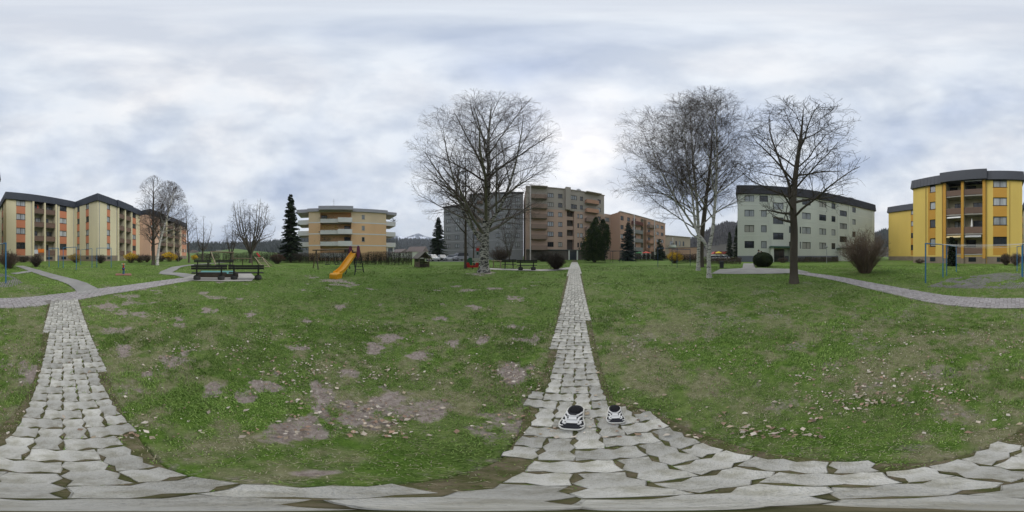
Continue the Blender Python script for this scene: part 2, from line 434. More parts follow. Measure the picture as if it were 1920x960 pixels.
for i, s in enumerate(ss):
    tl, tr = main_edges(s)
    for q in np.linspace(0, 1, 4):
        t = (tl-.05)*(1-q)+(tr+.05)*q; p = DS*s+DT*t; mb.v.append((p[0], p[1], gz(p[0], p[1])+.003))
    if i:
        for k in range(3): mb.f.append(((i-1)*4+k+1, (i-1)*4+k, i*4+k, i*4+k+1)[::-1])
main_path = tag(obj('path', mb, m_bed, smooth=True), 'straight narrow path of grey wavy concrete paving blocks', kind='structure')
cross_path = ribbon('path', CROSS, CROSS_HW+.02, M('sandy_joints', (.19, .175, .16), .95, .25, 9), .008, 'curved block path crossing behind the viewer')
ribbon('path', DIAG, .5, m_asph, .016, 'grey path running off to the cream apartment block')
ribbon('path', SIDE, .34, m_asph, .012, 'short grey path joining the diagonal path by the shrub')
ribbon('path', FORK, lambda i: .62 if i < 12 else .5, m_asph, .020, 'kinked grey path leading past the two birches')
ribbon('path', BENCHP, .55, M('pale_gravel', (.42, .40, .37), .9, .12, 5, bump=.3, bscale=70), .013, 'pale path in front of the far dark benches')
def sheet(name, pg, mat, lift, label):
    mb = MB(); c = np.mean(np.array(pg), 0); n = len(pg); mb.v.append((c[0], c[1], gz(*c)+lift))
    ring = []
    for i in range(n):
        a = np.array(pg[i]); b = np.array(pg[(i+1) % n])
        for t in np.linspace(0, 1, 5)[:-1]: ring.append(a*(1-t)+b*t)
    K = 5; m_ = len(ring)
    for k in range(1, K+1):
        for p in ring:
            q = c+(p-c)*k/K; mb.v.append((q[0], q[1], gz(*q)+lift))
    for i in range(m_):
        j = (i+1) % m_; mb.f.append((0, 1+i, 1+j))
        for k in range(K-1): mb.f.append((1+k*m_+i, 1+(k+1)*m_+i, 1+(k+1)*m_+j, 1+k*m_+j))
    # consistent upward normals
    a, b, d = [Vector(mb.v[i]) for i in mb.f[0]]
    if (b-a).cross(d-a).z < 0: mb.f = [f[::-1] for f in mb.f]
    return tag(obj(name, mb, mat, smooth=True), label, kind='structure')
sheet('pavement', PLAZA_L, M('pale_plaza', (.36, .345, .31), .9, .14, 2.5, bump=.25, bscale=50), .024, 'pale paved area under the two dark benches')
sheet('pavement', PLAZA_R, m_asph, .024, 'grey paved forecourt leading to the pale green apartment block')
# parking lot
def quadsheet(name, pts, mat, lift, label):
    mb = MB(); mb.v = [(p[0], p[1], gz(*p)+lift) for p in pts]; mb.f = [(0, 1, 2, 3)]
    a, b, d = [Vector(v) for v in mb.v[:3]]
    if (b-a).cross(d-a).z < 0: mb.f = [(3, 2, 1, 0)]
    return tag(obj(name, mb, mat), label, kind='structure')
quadsheet('car_park', [PD(800, 34), PD(905, 34), PD(905, 46), PD(795, 46)], M('car_park_asphalt', (.16, .16, .165), .9, .1, 1.5), .02, 'grey asphalt car park in front of the grey block')
quadsheet('car_park', [PD(1326, 38), PD(1384, 34), PD(1384, 50), PD(1322, 56)], m_asph, .02, 'grey asphalt car park behind the low hedge')

# wavy paving blocks
def block_mesh(w, l, seed, gap=.0070):
    """top ring zig-zagged along the long sides, flared skirt"""
    x = w/2-gap; y = l/2-gap*.6; a = .0125
    ring = []
    ny = 6 if l > w*1.2 else 4
    for i in range(ny): ring.append((x+(a if i % 2 else -a)*(0 if i in (0, ny-1) else 1), -y+2*y*i/(ny-1)))
    ring.append((0, y+a*.5))
    for i in range(ny): ring.append((-x+(a if i % 2 else -a)*(0 if i in (0, ny-1) else 1), y-2*y*i/(ny-1)))
    ring.append((0, -y+a*.5))
    n = len(ring); q = random.Random(seed)
    V = [(px*.955, py*.97, .013+q.uniform(-.001, .001)) for px, py in ring]+[(px, py, .007) for px, py in ring]+[(px, py, -.02) for px, py in ring]
    Fs = [tuple(range(n))]
    for k in range(2):
        for i in range(n): Fs.append((k*n+(i+1) % n, k*n+i, (k+1)*n+i, (k+1)*n+(i+1) % n)[::-1])
    return V, Fs
def herring(s0, s1, nt, inside):
    """(t, s, lies across, half) of every block; a block cut by the path edge becomes a half block"""
    out = []
    for j in range(int(s0/BW), int(s1/BW)+1):
        for i in range(-nt, nt+1):
            k = (i-j) % 4
            if k not in (0, 3): continue
            c0 = ((i+.5)*BW, (j+.5)*BW); c1 = ((i+1.5)*BW, (j+.5)*BW) if k == 0 else ((i+.5)*BW, (j+1.5)*BW)
            a_, b_ = inside(*c0), inside(*c1)
            if a_ and b_: out.append(((c0[0]+c1[0])/2, (c0[1]+c1[1])/2, k == 0, False))
            elif a_: out.append((*c0, k == 0, True))
            elif b_: out.append((*c1, k == 0, True))
    return out
def lay(parent, items, mat, limit, name='paving_block'):
    """items: (x, y, heading, half) nearest first; heading 0 = long side along +y"""
    items.sort(key=lambda t: math.hypot(t[0], t[1]))
    proto = {}
    for k in range(3):
        for hf in (False, True):
            V, Fs = block_mesh(BW, BW if hf else 2*BW, k); mb = MB(); mb.v = V; mb.f = Fs; me = mb.mesh('paving_block'); me.materials.append(mat); proto[k, hf] = me
    rest = MB()
    for idx, (x, y, h, hf) in enumerate(items):
        z = gz(x, y)+rng.uniform(-.003, .004)
        if idx < limit:
            o = bpy.data.objects.new(name, proto[idx % 3, hf]); COL.objects.link(o); o.parent = parent
            o.location = (x, y, z); o.rotation_euler = (rng.gauss(0, .012), rng.gauss(0, .012), h+rng.gauss(0, .028))
        else:
            V, Fs = block_mesh(BW, BW if hf else 2*BW, idx); n = len(rest.v); c, s_ = math.cos(h), math.sin(h)
            rest.v += [(x+c*a-s_*b, y+s_*a+c*b, z+zz) for a, b, zz in V]; rest.f += [tuple(n+i for i in f) for f in Fs]
    if rest.v:
        o = obj(name, rest, mat, parent); o['kind'] = 'stuff'
items = []
def in_main(t, s): tl, tr = main_edges(s); return tl < t < tr
for t, s, across, hf in herring(-5.9, 30, 6, in_main):
    p = DS*s+DT*t; items.append((p[0], p[1], -A0+(math.pi/2 if across else 0), hf))
lay(main_path, items, m_block, 300)
# cross path blocks follow the curve
cum = np.concatenate([[0], np.cumsum(np.linalg.norm(np.diff(CROSS, axis=0), axis=1))])
items = []
for t, s, across, hf in herring(0, cum[-1]-.1, 5, lambda t, s: abs(t) < CROSS_HW):
    i = int(np.searchsorted(cum, s)); i = min(max(i, 1), len(CROSS)-1); f = (s-cum[i-1])/(cum[i]-cum[i-1])
    p = CROSS[i-1]*(1-f)+CROSS[i]*f; d = CROSS[min(i+1, len(CROSS)-1)]-CROSS[max(i-2, 0)]; d /= np.linalg.norm(d); nn = np.array([d[1], -d[0]])
    p = p+nn*t
    sm = p@DS; tm = p@DT
    if abs(tm) < .5 and sm > -5.6: continue
    items.append((p[0], p[1], math.atan2(d[1], d[0])-math.pi/2+(math.pi/2 if across else 0), hf))
lay(cross_path, items, m_block2, 300)

# ------------------------------------------------------------------ grass, leaves
def grass():
    V = []; C = []; n_tot = 0
    parts = []
    for (r0, r1, dens, h, wd, ntri) in ((.2, 1.8, 7500, .042, .0030, 2), (1.8, 3.6, 4200, .045, .0042, 2), (3.6, 6.5, 1700, .048, .0075, 1), (6.5, 12, 520, .052, .014, 1), (12, 20, 130, .06, .026, 1)):
        n = int(dens*math.pi*(r1*r1-r0*r0)); r = np.sqrt(nrg.random(n)*(r1*r1-r0*r0)+r0*r0); a = nrg.random(n)*2*math.pi
        x = r*np.sin(a); y = r*np.cos(a)
        s = soil_mask(x, y); clump = fbm(x*5+9, y*5+2, 3)
        keep = (nrg.random(n) > s*.93) & (clump+nrg.normal(0, .1, n) > .36) & ~np.where(np.abs(x*DT[0]+y*DT[1]) < 1.0, on_block(x, y) | (paved(x, y) & (x*DS[0]+y*DS[1] < -5)), paved(x, y, -.005))
        x, y, s = x[keep], y[keep], s[keep]; n = len(x); thin = nrg.random(n) > wear(x, y)*.42; x, y, s = x[thin], y[thin], s[thin]; n = len(x)
        dry = fbm(x*1.15+9, y*1.15+9, 5)
        right = np.clip((x*DT[0]+y*DT[1])*.5, 0, 1)*.07*(np.hypot(x, y) < 7)+.07*np.clip((3.4-np.hypot(x, y))/1.5, 0, 1)
        we = wear(x, y); pd = np.clip(we*.95+(dry-.5)*1.2+.06, .05, .92)
        isdry = nrg.random(n) < pd
        g = nrg.random((n, 1)); base = np.array([[.080, .155, .026]])*(1-g)+np.array([[.225, .315, .085]])*g
        lus = (fbm(x*.9+31, y*.9+5, 3)[:, None]); base = base*(.58+1.2*lus)
        d_ = nrg.random((n, 1)); dc = np.array([[.24, .22, .125]])*(1-d_)+np.array([[.48, .44, .31]])*d_
        col = np.where(isdry[:, None], dc, base)
        hh = h*nrg.uniform(.45, 1.25, n)*np.where(isdry, .75, .6+.9*np.clip((.62-dry)*3, 0, 1)); ang = nrg.random(n)*2*math.pi; lean = nrg.uniform(.15, 1.15, n)*np.where(isdry, 1.5, 1.0)
        z = gz_np(x, y)-.004
        ca, sa = np.cos(ang), np.sin(ang); w = wd*nrg.uniform(.6, 1.3, n)*np.where(isdry, .6, 1.0)
        bx, by = -sa*w, ca*w
        tipx = x+ca*hh*np.sin(np.clip(lean, 0, 1.4)); tipy = y+sa*hh*np.sin(np.clip(lean, 0, 1.4)); tipz = z+hh*np.cos(np.clip(lean, 0, 1.4))
        if ntri == 2:
            mx = x+ca*hh*.30*np.sin(lean*.4); my = y+sa*hh*.30*np.sin(lean*.4); mz = z+hh*.55
            v = np.stack([np.stack([x-bx, y-by, z], 1), np.stack([x+bx, y+by, z], 1), np.stack([mx+bx*.8, my+by*.8, mz], 1), np.stack([tipx, tipy, tipz], 1), np.stack([mx-bx*.8, my-by*.8, mz], 1)], 1)
            k = 5; idx = (np.arange(n)*5)[:, None]; f = np.concatenate([np.concatenate([idx, idx+1, idx+2], 1), np.concatenate([idx, idx+2, idx+4], 1), np.concatenate([idx+4, idx+2, idx+3], 1)])
        else:
            v = np.stack([np.stack([x-bx, y-by, z], 1), np.stack([x+bx, y+by, z], 1), np.stack([tipx, tipy, tipz], 1)], 1)
            k = 3; idx = (np.arange(n)*3)[:, None]; f = np.concatenate([idx, idx+1, idx+2], 1)
        parts.append((v.reshape(-1, 3), f, np.repeat(col, k, 0)))
    off = 0; VV = []; FF = []; CC = []
    for v, f, c in parts:
        VV.append(v); FF.append(f+off); CC.append(c); off += len(v)
    m = M('grass_blades', rough=.7, var=.1, scale=2, attr='col', spec=.25)
    o = obj('lawn_grass', mesh_np('lawn_grass', np.concatenate(VV), np.concatenate(FF), m, np.concatenate(CC)), None)
    tag(o, 'short trampled green grass with dry straw blades in it', 'grass', kind='stuff')
grass()
def fallen_leaves():
    n = 62000; r = .8+10*nrg.random(n)**1.15; a = nrg.random(n)*2*math.pi; x = r*np.sin(a); y = r*np.cos(a)
    s = soil_mask(x, y); cl = fbm(x*1.7+80, y*1.7+3, 4); p = np.clip((cl-.52)*5, 0, 1)*.6+.035+s*.16
    keep = (nrg.random(n) < p) & (~on_block(x, y) | (nrg.random(n) < .12)) & ~(paved(x, y, -.02) & (np.hypot(x, y) > 4.5)); x, y = x[keep], y[keep]; n = len(x)
    sz = .006+.022*nrg.random(n)**1.8; ang = nrg.random(n)*2*math.pi; z = gz_np(x, y)+nrg.uniform(.012, .03, n)
    ca, sa = np.cos(ang), np.sin(ang); w = sz*nrg.uniform(.45, .8, n); cu = sz*nrg.uniform(-.3, .6, n); ti = nrg.uniform(-.4, .4, n)*sz
    def pt(u, v, dz): return np.stack([x+ca*u-sa*v, y+sa*u+ca*v, z+dz], 1)
    V = np.stack([pt(-sz, 0*w, ti), pt(-sz*.2, -w, cu), pt(sz, 0*w, -ti), pt(-sz*.2, w, cu+.004), pt(sz*.1, 0*w, 0*w)], 1).reshape(-1, 3)
    i = (np.arange(n)*5)[:, None]; F = np.concatenate([np.concatenate([i+p_, i+q_, i+4], 1) for p_, q_ in ((0, 1), (1, 2), (2, 3), (3, 0))])
    pal = np.array([(.38, .31, .22), (.28, .20, .14), (.52, .45, .36), (.44, .38, .31), (.24, .17, .13), (.36, .24, .17), (.60, .54, .46)])
    c = pal[nrg.integers(0, len(pal), n)]*nrg.uniform(.75, 1.15, (n, 1))
    o = obj('fallen_leaves', mesh_np('fallen_leaves', V, F, M('dead_leaf', rough=.8, var=.15, scale=30, attr='col'), np.repeat(c, 5, 0)), None)
    tag(o, 'scattered curled brown dead leaves on the lawn', 'leaves', kind='stuff')
fallen_leaves()

# ------------------------------------------------------------------ buildings
m_frame = M('dark_window_frame', (.018, .016, .015), .5, .1, 3)
m_glass = M('window_glass', (.035, .042, .048), .06, .25, .6, spec=.6, rnd=.5)
m_curtain = M('net_curtain_behind_glass', (.30, .32, .33), .5, .35, 2.2, coat=.9, rnd=.3, stretch=(6, 1, .5))
m_shutter = M('closed_roller_shutter', (.36, .35, .31), .6, .06, 8)
m_concrete = M('balcony_concrete', (.33, .31, .28), .9, .12, 1.2, stretch=(1, 1, .3))
m_fascia = M('slate_blue_sheet_metal', (.030, .036, .050), .55, .18, .9, spec=.35)
m_plinth = M('plinth_render', (.20, .165, .125), .9, .18, 1.5, bump=.2)
m_cream = M('cream_render', (.57, .52, .355), .9, .14, .5, bump=.15, bscale=30, stretch=(1, 1, .25))
m_terra = M('terracotta_panel', (.47, .185, .10), .85, .10, .8, rnd=.06)
m_brown = M('brown_parapet', (.135, .088, .066), .75, .12, 1.5, rnd=.12)
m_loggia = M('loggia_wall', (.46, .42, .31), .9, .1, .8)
m_white = M('white_paint', (.72, .72, .70), .6, .06, 2)
m_grey = M('grey_metal', (.30, .31, .32), .45, .08, 4, metal=.3)
_wc = {}
class Facade:
    """A straight wall from A to B, left to right as seen from outside. Local x along it, y into the building, z up from the ground."""
    def __init__(s, bld, A, B, z0=GMAX):
        s.b = bld; s.A = np.array(A, float); s.B = np.array(B, float); d = s.B-s.A; s.L = float(np.linalg.norm(d)); s.e = d/s.L
        s.rz = math.atan2(s.e[1], s.e[0]); s.n = np.array([-s.e[1], s.e[0]]); s.z0 = z0; s.op = []
    def u(s, px, y=0.0):
        a = az(px); dx, dy = math.sin(a), math.cos(a); A = s.A+s.n*y
        det = s.e[0]*(-dy)+dx*s.e[1]
        return ((-A[0])*(-dy)+dx*(-A[1]))/det
    def at(s, name, mb, mat, u=0, y=0, z=0, parent=None, bevel=0, rz=0):
        if parent is not None:
            return obj(name, mb, mat, parent, (u, y, z), rz, bevel=bevel)
        p = s.A+s.e*u+s.n*y
        return obj(name, mb, mat, s.b, (p[0]-s.b.location.x, p[1]-s.b.location.y, s.z0+z-s.b.location.z), s.rz+rz, bevel=bevel)
    def win(s, u0, u1, z0, z1, mull=1, kind=None, y=0.0, open_=True, frame=None, depth=.14, sill=True, name='window'):
        if u1 < u0: u0, u1 = u1, u0
        w, h = round(u1-u0, 2), round(z1-z0, 2)
        if open_: s.op.append((u0, u1, z0, z1, depth))
        kind = kind or rng.choice(['glass', 'glass', 'curtain', 'curtain', 'glass'])
        frame = frame or m_frame
        key = (w, h, mull, frame.name)
        if key not in _wc:
            f = MB(); t = min(.075, w*.12)
            f.box(0, t, 0, .07, 0, h); f.box(w-t, w, 0, .07, 0, h); f.box(t, w-t, 0, .07, 0, t); f.box(t, w-t, 0, .07, h-t, h)
            for k in range(mull):
                c = w*(k+1)/(mull+1); f.box(c-t*.6, c+t*.6, .002, .068, t, h-t)
            g = MB(); g.box(t*.5, w-t*.5, .045, .055, t*.5, h-t*.5)
            si = MB(); si.box(-.05, w+.05, -.18, .0, -.05, 0)
            gm_ = {}
            _wc[key] = (f.mesh('window'), g, si.mesh('sill'), gm_)
            _wc[key][0].materials.append(frame); _wc[key][2].materials.append(m_frame if frame is m_frame else m_grey)
        fm, g, sm, gm_ = _wc[key]
        if kind not in gm_:
            gm_[kind] = g.mesh('pane'); gm_[kind].materials.append({'glass': m_glass, 'curtain': m_curtain, 'shutter': m_shutter}[kind])
        o = s.at(name, fm, None, u0, y+depth-.03, z0)
        obj('pane', gm_[kind], None, o)
        if sill: obj('sill', sm, None, o, (0, -.002, 0))
        return o
    def panel(s, u0, u1, z0, z1, mat, y=-.018, t=.03, name='spandrel_panel'):
        return s.at(name, MB().box(0, u1-u0, 0, t, 0, z1-z0), mat, u0, y, z0)
    def wall(s, z0, z1, mat, u0=0.0, u1=None, name='wall', thick=.3):
        u1 = s.L if u1 is None else u1
        ops = [o for o in s.op if o[0] < u1 and o[1] > u0 and o[2] < z1 and o[3] > z0]
        us = sorted({u0, u1, *[min(max(o[0], u0), u1) for o in ops], *[min(max(o[1], u0), u1) for o in ops]})
        zs = sorted({z0, z1, *[min(max(o[2], z0), z1) for o in ops], *[min(max(o[3], z0), z1) for o in ops]})
        mb = MB()
        for i in range(len(us)-1):
            a, b = us[i], us[i+1]; uc = (a+b)/2
            run = None
            for j in range(len(zs)-1):
                zc = (zs[j]+zs[j+1])/2
                hole = any(o[0] < uc < o[1] and o[2] < zc < o[3] for o in ops)
                if not hole and run is None: run = zs[j]
                if run is not None and (hole or j == len(zs)-2):
                    top = zs[j] if hole else zs[j+1]
                    mb.quad((a, 0, run), (b, 0, run), (b, 0, top), (a, 0, top)); run = None
        for (a, b, c, d, dep) in ops:
            a, b, c, d = max(a, u0), min(b, u1), max(c, z0), min(d, z1)
            mb.quad((a, 0, c), (a, 0, d), (a, dep, d), (a, dep, c)); mb.quad((b, 0, d), (b, 0, c), (b, dep, c), (b, dep, d))
            mb.quad((a, 0, d), (b, 0, d), (b, dep, d), (a, dep, d)); mb.quad((b, 0, c), (a, 0, c), (a, dep, c), (b, dep, c))
        return s.at(name, mb, mat)
    def loggia(s, u0, u1, floors, ztop, par=None, ph=1.0, depth=1.5, planks=False, doors=True, back=None):
        """recessed balcony column with a parapet on each floor"""
        if u1 < u0: u0, u1 = u1, u0
        par = par or m_brown; w = u1-u0; zb = floors[0]-.15
        s.op.append((u0, u1, zb, ztop, .02))
        mb = MB(); 
        mb.quad((0, depth, 0), (w, depth, 0), (w, depth, ztop-zb), (0, depth, ztop-zb))
        mb.quad((0, 0.02, 0), (0, depth, 0), (0, depth, ztop-zb), (0, .02, ztop-zb)); mb.quad((w, depth, 0), (w, .02, 0), (w, .02, ztop-zb), (w, depth, ztop-zb))
        mb.quad((0, .02, ztop-zb), (0, depth, ztop-zb), (w, depth, ztop-zb), (w, .02, ztop-zb))
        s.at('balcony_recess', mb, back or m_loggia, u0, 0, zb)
        for i, z in enumerate(floors):
            s.at('balcony_floor', MB().box(.003, w-.003, -.10, depth-.004, 0, .16), m_concrete, u0, 0, z-.16)
            pm = MB()
            if planks:
                k = 5; hh = (ph-.05)/k
                for q in range(k): pm.box(.01, w-.01, -.16, -.10, .05+q*hh+.012, .05+(q+1)*hh)
                pm.box(.02, w-.02, -.12, -.06, .05, ph-.02)
            else:
                pm.box(.005, w-.005, -.16, -.06, -.12, ph-.04); pm.box(0, w, -.19, -.03, ph-.04, ph)
            s.at('balcony_parapet', pm, par, u0, 0, z)
            if doors:
                dw = min(1.5, w*.55); o = rng.choice([.12, w-dw-.12])
                s.win(u0+o, u0+o+dw, z+.12, z+2.25, 1, rng.choice(['glass', 'glass', 'curtain']), y=depth-.12, open_=False, depth=.03, sill=False, name='balcony_door')
def fascia(F, D, z0, z1, over=.35, u0=0, u1=None, mat=None, seam=.62, left=True, right=True):
    """sheet-metal roof band round a block with standing seams"""
    u1 = F.L if u1 is None else u1; mat = mat or m_fascia; mb = MB(); t = .16
    a, b = u0-over, u1+over; c, d = -over, D+over
    lo = [(a, c, z0), (b, c, z0), (b, d, z0), (a, d, z0)]; hi = [(a+t, c+t, z1), (b-t, c+t, z1), (b-t, d-t, z1), (a+t, d-t, z1)]
    n = len(mb.v); mb.v += lo+hi
    mb.f += [(n, n+1, n+5, n+4), (n+1, n+2, n+6, n+5), (n+2, n+3, n+7, n+6), (n+3, n, n+4, n+7), (n+4, n+5, n+6, n+7), (n+3, n+2, n+1, n)]
    def rib(p0, p1, nx, ny):
        w = .018; h = .035; tx, ty = -ny, nx
        q = len(mb.v)
        for p in (p0, p1):
            for (i, j) in ((-w, 0), (w, 0), (w, h), (-w, h)): mb.v.append((p[0]+tx*i+nx*j, p[1]+ty*i+ny*j, p[2]))
        mb.f.extend([(q+i, q+(i+1) % 4, q+4+(i+1) % 4, q+4+i) for i in range(4)])
    k = int((b-a)/seam)
    for i in range(1, k): x = a+(b-a)*i/k; rib((x, c-.004, z0), (x, c+t-.004, z1), 0, -1)
    k = int((d-c)/seam)
    for i in range(1, k):
        y = c+(d-c)*i/k; rib((a-.004, y, z0), (a+t-.004, y, z1), -1, 0); rib((b+.004, y, z0), (b-t+.004, y, z1), 1, 0)
    return F.at('roof_fascia', mb, mat)
def shell(F, D, z1, mat, left=True, right=True, u0=0, u1=None, name='wall', zb=-.8):
    """sides and back of a block; its front is the detailed wall"""
    u1 = F.L if u1 is None else u1; mb = MB()
    if left: mb.quad((u0, D, zb), (u0, 0, zb), (u0, 0, z1), (u0, D, z1))
    if right: mb.quad((u1, 0, zb), (u1, D, zb), (u1, D, z1), (u1, 0, z1))
    mb.quad((u1, D, zb), (u0, D, zb), (u0, D, z1), (u1, D, z1)); mb.quad((u0, 0, z1), (u1, 0, z1), (u1, D, z1), (u0, D, z1))
    return F.at(name, mb, mat)
def plinth(F, h, mat=None, u0=0, u1=None, proud=.03):
    u1 = F.L if u1 is None else u1
    return F.at('plinth', MB().box(u0, u1, -proud, .1, -.8, h), mat or m_plinth)
SILL = [2.7+3.1*k for k in range(4)]
def win_column(F, px0, px1, panel_mat, mull=1, kinds=None, sills=SILL, h=1.32, bottom=1.27, u=None):
    u0, u1 = u or (F.u(px0), F.u(px1))
    for k, z in enumerate(sills):
        F.win(u0, u1, z, z+h, mull, kinds[k] if kinds else None)
        zb = bottom if k == 0 else sills[k-1]+h
        if panel_mat: F.panel(u0, u1, zb+.02, z-.06, panel_mat)
FL = [1.45+3.1*k for k in range(4)]

# cream and terracotta block, staggered in three
P1, P2, P3, P4, P5, P6 = (-1.28, -33.4), (-17.7, -36.0), (-19.4, -28.4), (-36.3, -31.4), (-37.3, -28.2), (-63.0, -28.6)
bA = thing('apartment_block', 'cream stepped apartment block with terracotta panels between its windows and a dark roof band', 'building', (P1[0], P1[1], GMAX))
FA = Facade(bA, P1, P2)
win_column(FA, 30.5, 47.5, m_terra, 1, ['glass', 'curtain', 'curtain', 'curtain'])
win_column(FA, 112, 125, m_terra, 1, ['glass', 'curtain', 'curtain', 'glass'])
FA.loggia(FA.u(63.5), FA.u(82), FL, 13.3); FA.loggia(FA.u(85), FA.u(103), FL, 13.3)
FA.wall(1.25, 13.4, m_cream); plinth(FA, 1.27)
for a, b in ((60.3, 63.4), (82.1, 84.9), (103.1, 106)):
    FA.at('pillar', MB().box(0, FA.u(b)-FA.u(a), -.30, .0, -.5, 13.3), m_cream, FA.u(a))
FA.at('basement_window', MB().box(0, 1.5, -.06, -.02, .35, .95), m_glass, FA.u(87)); FA.at('basement_window', MB().box(0, 1.3, -.06, -.02, .35, 1.0), m_glass, FA.u(115))
FA.at('basement_window', MB().box(0, 2.4, -.06, -.02, .2, 1.0), m_glass, FA.u(33))
shell(FA, 15, 13.4, m_cream, left=False); fascia(FA, 15, 13.3, 15.0)
FA.at('chimney', MB().box(0, 1.1, 3, 4.2, 14.9, 15.9), m_fascia, FA.u(52)); FA.at('chimney', MB().box(0, .9, 4, 5, 14.9, 15.7), m_fascia, FA.u(97))
FAs = Facade(bA, FA.A+FA.n*15, P1)
win_column(FAs, 0, 0, m_terra, 0, u=(9.6, 11.2)); win_column(FAs, 0, 0, m_terra, 0, u=(3.2, 4.8))
FAs.wall(1.25, 13.4, m_cream); plinth(FAs, 1.27)
FB = Facade(bA, P2, P3)
win_column(FB, 144.5, 149.2, m_terra, 0); win_column(FB, 161, 166.7, m_terra, 0)
FB.wall(1.25, 13.4, m_cream); plinth(FB, 1.27)
FB.at('basement_window', MB().box(0, .9, -.06, -.02, .4, 1.0), m_glass, FB.u(161.5))
FC = Facade(bA, P3, P4)
win_column(FC, 200.5, 206.5, m_terra, 0, ['curtain']*4); win_column(FC, 248, 255, m_terra, 1, ['glass', 'curtain', 'glass', 'glass'])
FC.loggia(FC.u(222), FC.u(232.4), FL, 13.3); FC.loggia(FC.u(234.9), FC.u(244.5), FL, 13.3)
FC.wall(1.25, 13.4, m_cream); plinth(FC, 1.27)
for a, b in ((219.8, 221.9), (232.6, 234.7), (244.7, 246.6)):
    FC.at('pillar', MB().box(0, FC.u(b)-FC.u(a), -.30, .0, -.5, 13.3), m_cream, FC.u(a))
FC.at('basement_window', MB().box(0, 1.0, -.06, -.02, .4, 1.0), m_glass, FC.u(201))
shell(FC, 15, 13.4, m_cream, left=False); fascia(FC, 15, 13.3, 15.02)
FC.at('roof_ridge', MB().box(0, FC.u(247)-FC.u(218), -.55, .5, 13.28, 15.06), m_fascia, FC.u(218))
m_salmon = M('salmon_render', (.56, .37, .27), .9, .1, .5, stretch=(1, 1, .25))
FD = Facade(bA, P4, P5); FD.wall(1.25, 13.4, m_salmon); plinth(FD, 1.27)
FE = Facade(bA, P5, P6)
win_column(FE, 283.5, 287, m_terra, 0); win_column(FE, 342, 344.6, m_terra, 0); win_column(FE, 345.8, 348.4, m_terra, 0)
for a, b in ((299.5, 311), (312.2, 324.6), (326, 336.5)): FE.loggia(FE.u(a), FE.u(b), FL, 13.3)
FE.wall(1.25, 13.4, m_salmon); plinth(FE, 1.27)
for a in (311, 324.8, 337): FE.at('pillar', MB().box(0, .4, -.3, 0, -.5, 13.3), m_cream, FE.u(a))
shell(FE, 15, 13.4, m_salmon, left=False); fascia(FE, 15, 13.3, 15.04)

for F_, pxs in ((FA, (58.5, 108, 138)), (FC, (186, 218.5, 247.3))):
    for a in pxs: F_.at('drainpipe', MB().tube([(0, -.07, -.3), (0, -.07, 13.3)], .055, 8), m_grey, F_.u(a))
# yellow block
m_yel = M('yellow_render', (.58, .43, .115), .9, .13, .5, bump=.12, bscale=30, stretch=(1, 1, .25))
m_ora = M('ochre_panel', (.47, .255, .045), .85, .10, .8, rnd=.05)
QY0, QY1 = (17.56, -21.7), (.26, -24.4)
bY = thing('apartment_block', 'bright yellow four storey apartment block with brown slatted balconies and dark roof band', 'building', (QY0[0], QY0[1], GMAX))
FY = Facade(bY, QY0, QY1)
win_column(FY, 1743.5, 1754, m_ora, 0, ['curtain', 'glass', 'curtain', 'glass'])
FY.panel(FY.u(1740), FY.u(1743.4), 1.3, 13.25, m_ora)
win_column(FY, 1862, 1888, m_ora, 1, ['glass', 'curtain', 'curtain', 'curtain'])
FY.loggia(FY.u(1774.5), FY.u(1802.3), FL, 13.3, planks=True); FY.loggia(FY.u(1807.7), FY.u(1842.3), FL, 13.3, planks=True)
FY.wall(1.05, 13.4, m_yel); plinth(FY, 1.07)
for a, b in ((1769, 1774.4), (1802.5, 1807.5), (1842.5, 1848)):
    FY.at('pillar', MB().box(0, FY.u(b)-FY.u(a), -.28, .0, .8, 13.3), m_ora, FY.u(a)); FY.at('pillar', MB().box(0, FY.u(b)-FY.u(a), -.26, .0, -.5, .8), m_plinth, FY.u(a))
for a, b in ((1744, 1754), (1816, 1830), (1869, 1881)): FY.at('basement_window', MB().box(0, FY.u(b)-FY.u(a), -.06, -.02, .3, .95), m_glass, FY.u(a))
shell(FY, 14, 13.4, m_yel); fascia(FY, 14, 13.3, 15.0)
FY.at('roof_bay', MB().box(0, FY.u(1851)-FY.u(1765), -.75, .6, 13.27, 15.12), m_fascia, FY.u(1765))
for a in (1736, 1767, 1850, 1893): FY.at('drainpipe', MB().tube([(0, -.07, -.3), (0, -.07, 13.3)], .05, 8), M('ochre_pipe', (.36, .25, .07), .5, .1, 2), FY.u(a))
def awning(F, u, w, z, mat, lab):
    p = F.A+F.e*u; o = thing('awning', lab, 'awning', (p[0], p[1], F.z0+z), F.rz)
    m = MB(); m.quad((0, .25, .28), (w, .25, .28), (w, -.35, .05), (0, -.35, .05)); m.quad((0, -.35, .05), (w, -.35, .05), (w, -.36, -.10), (0, -.36, -.10))
    me = obj('fabric', m, mat, o); md = me.modifiers.new('thick', 'SOLIDIFY'); md.thickness = .015
    obj('roller', MB().tube([(0, .25, .3), (w, .25, .3)], .05, 8), m_grey, o)
def stripes(key, a, b, n=26):
    m = bpy.data.materials.new(key); m.use_nodes = True; N, L = m.node_tree.nodes, m.node_tree.links; bs = N['Principled BSDF']; bs.inputs['Roughness'].default_value = .8
    t = N.new('ShaderNodeTexCoord'); w = N.new('ShaderNodeTexWave'); w.inputs['Scale'].default_value = n/10; L.new(t.outputs['Object'], w.inputs[0])
    r = N.new('ShaderNodeValToRGB'); r.color_ramp.interpolation = 'CONSTANT'; r.color_ramp.elements[0].color = (*a, 1); r.color_ramp.elements[1].color = (*b, 1); r.color_ramp.elements[1].position = .5
    L.new(w.outputs[0], r.inputs[0]); L.new(r.outputs[0], bs.inputs['Base Color']); return m
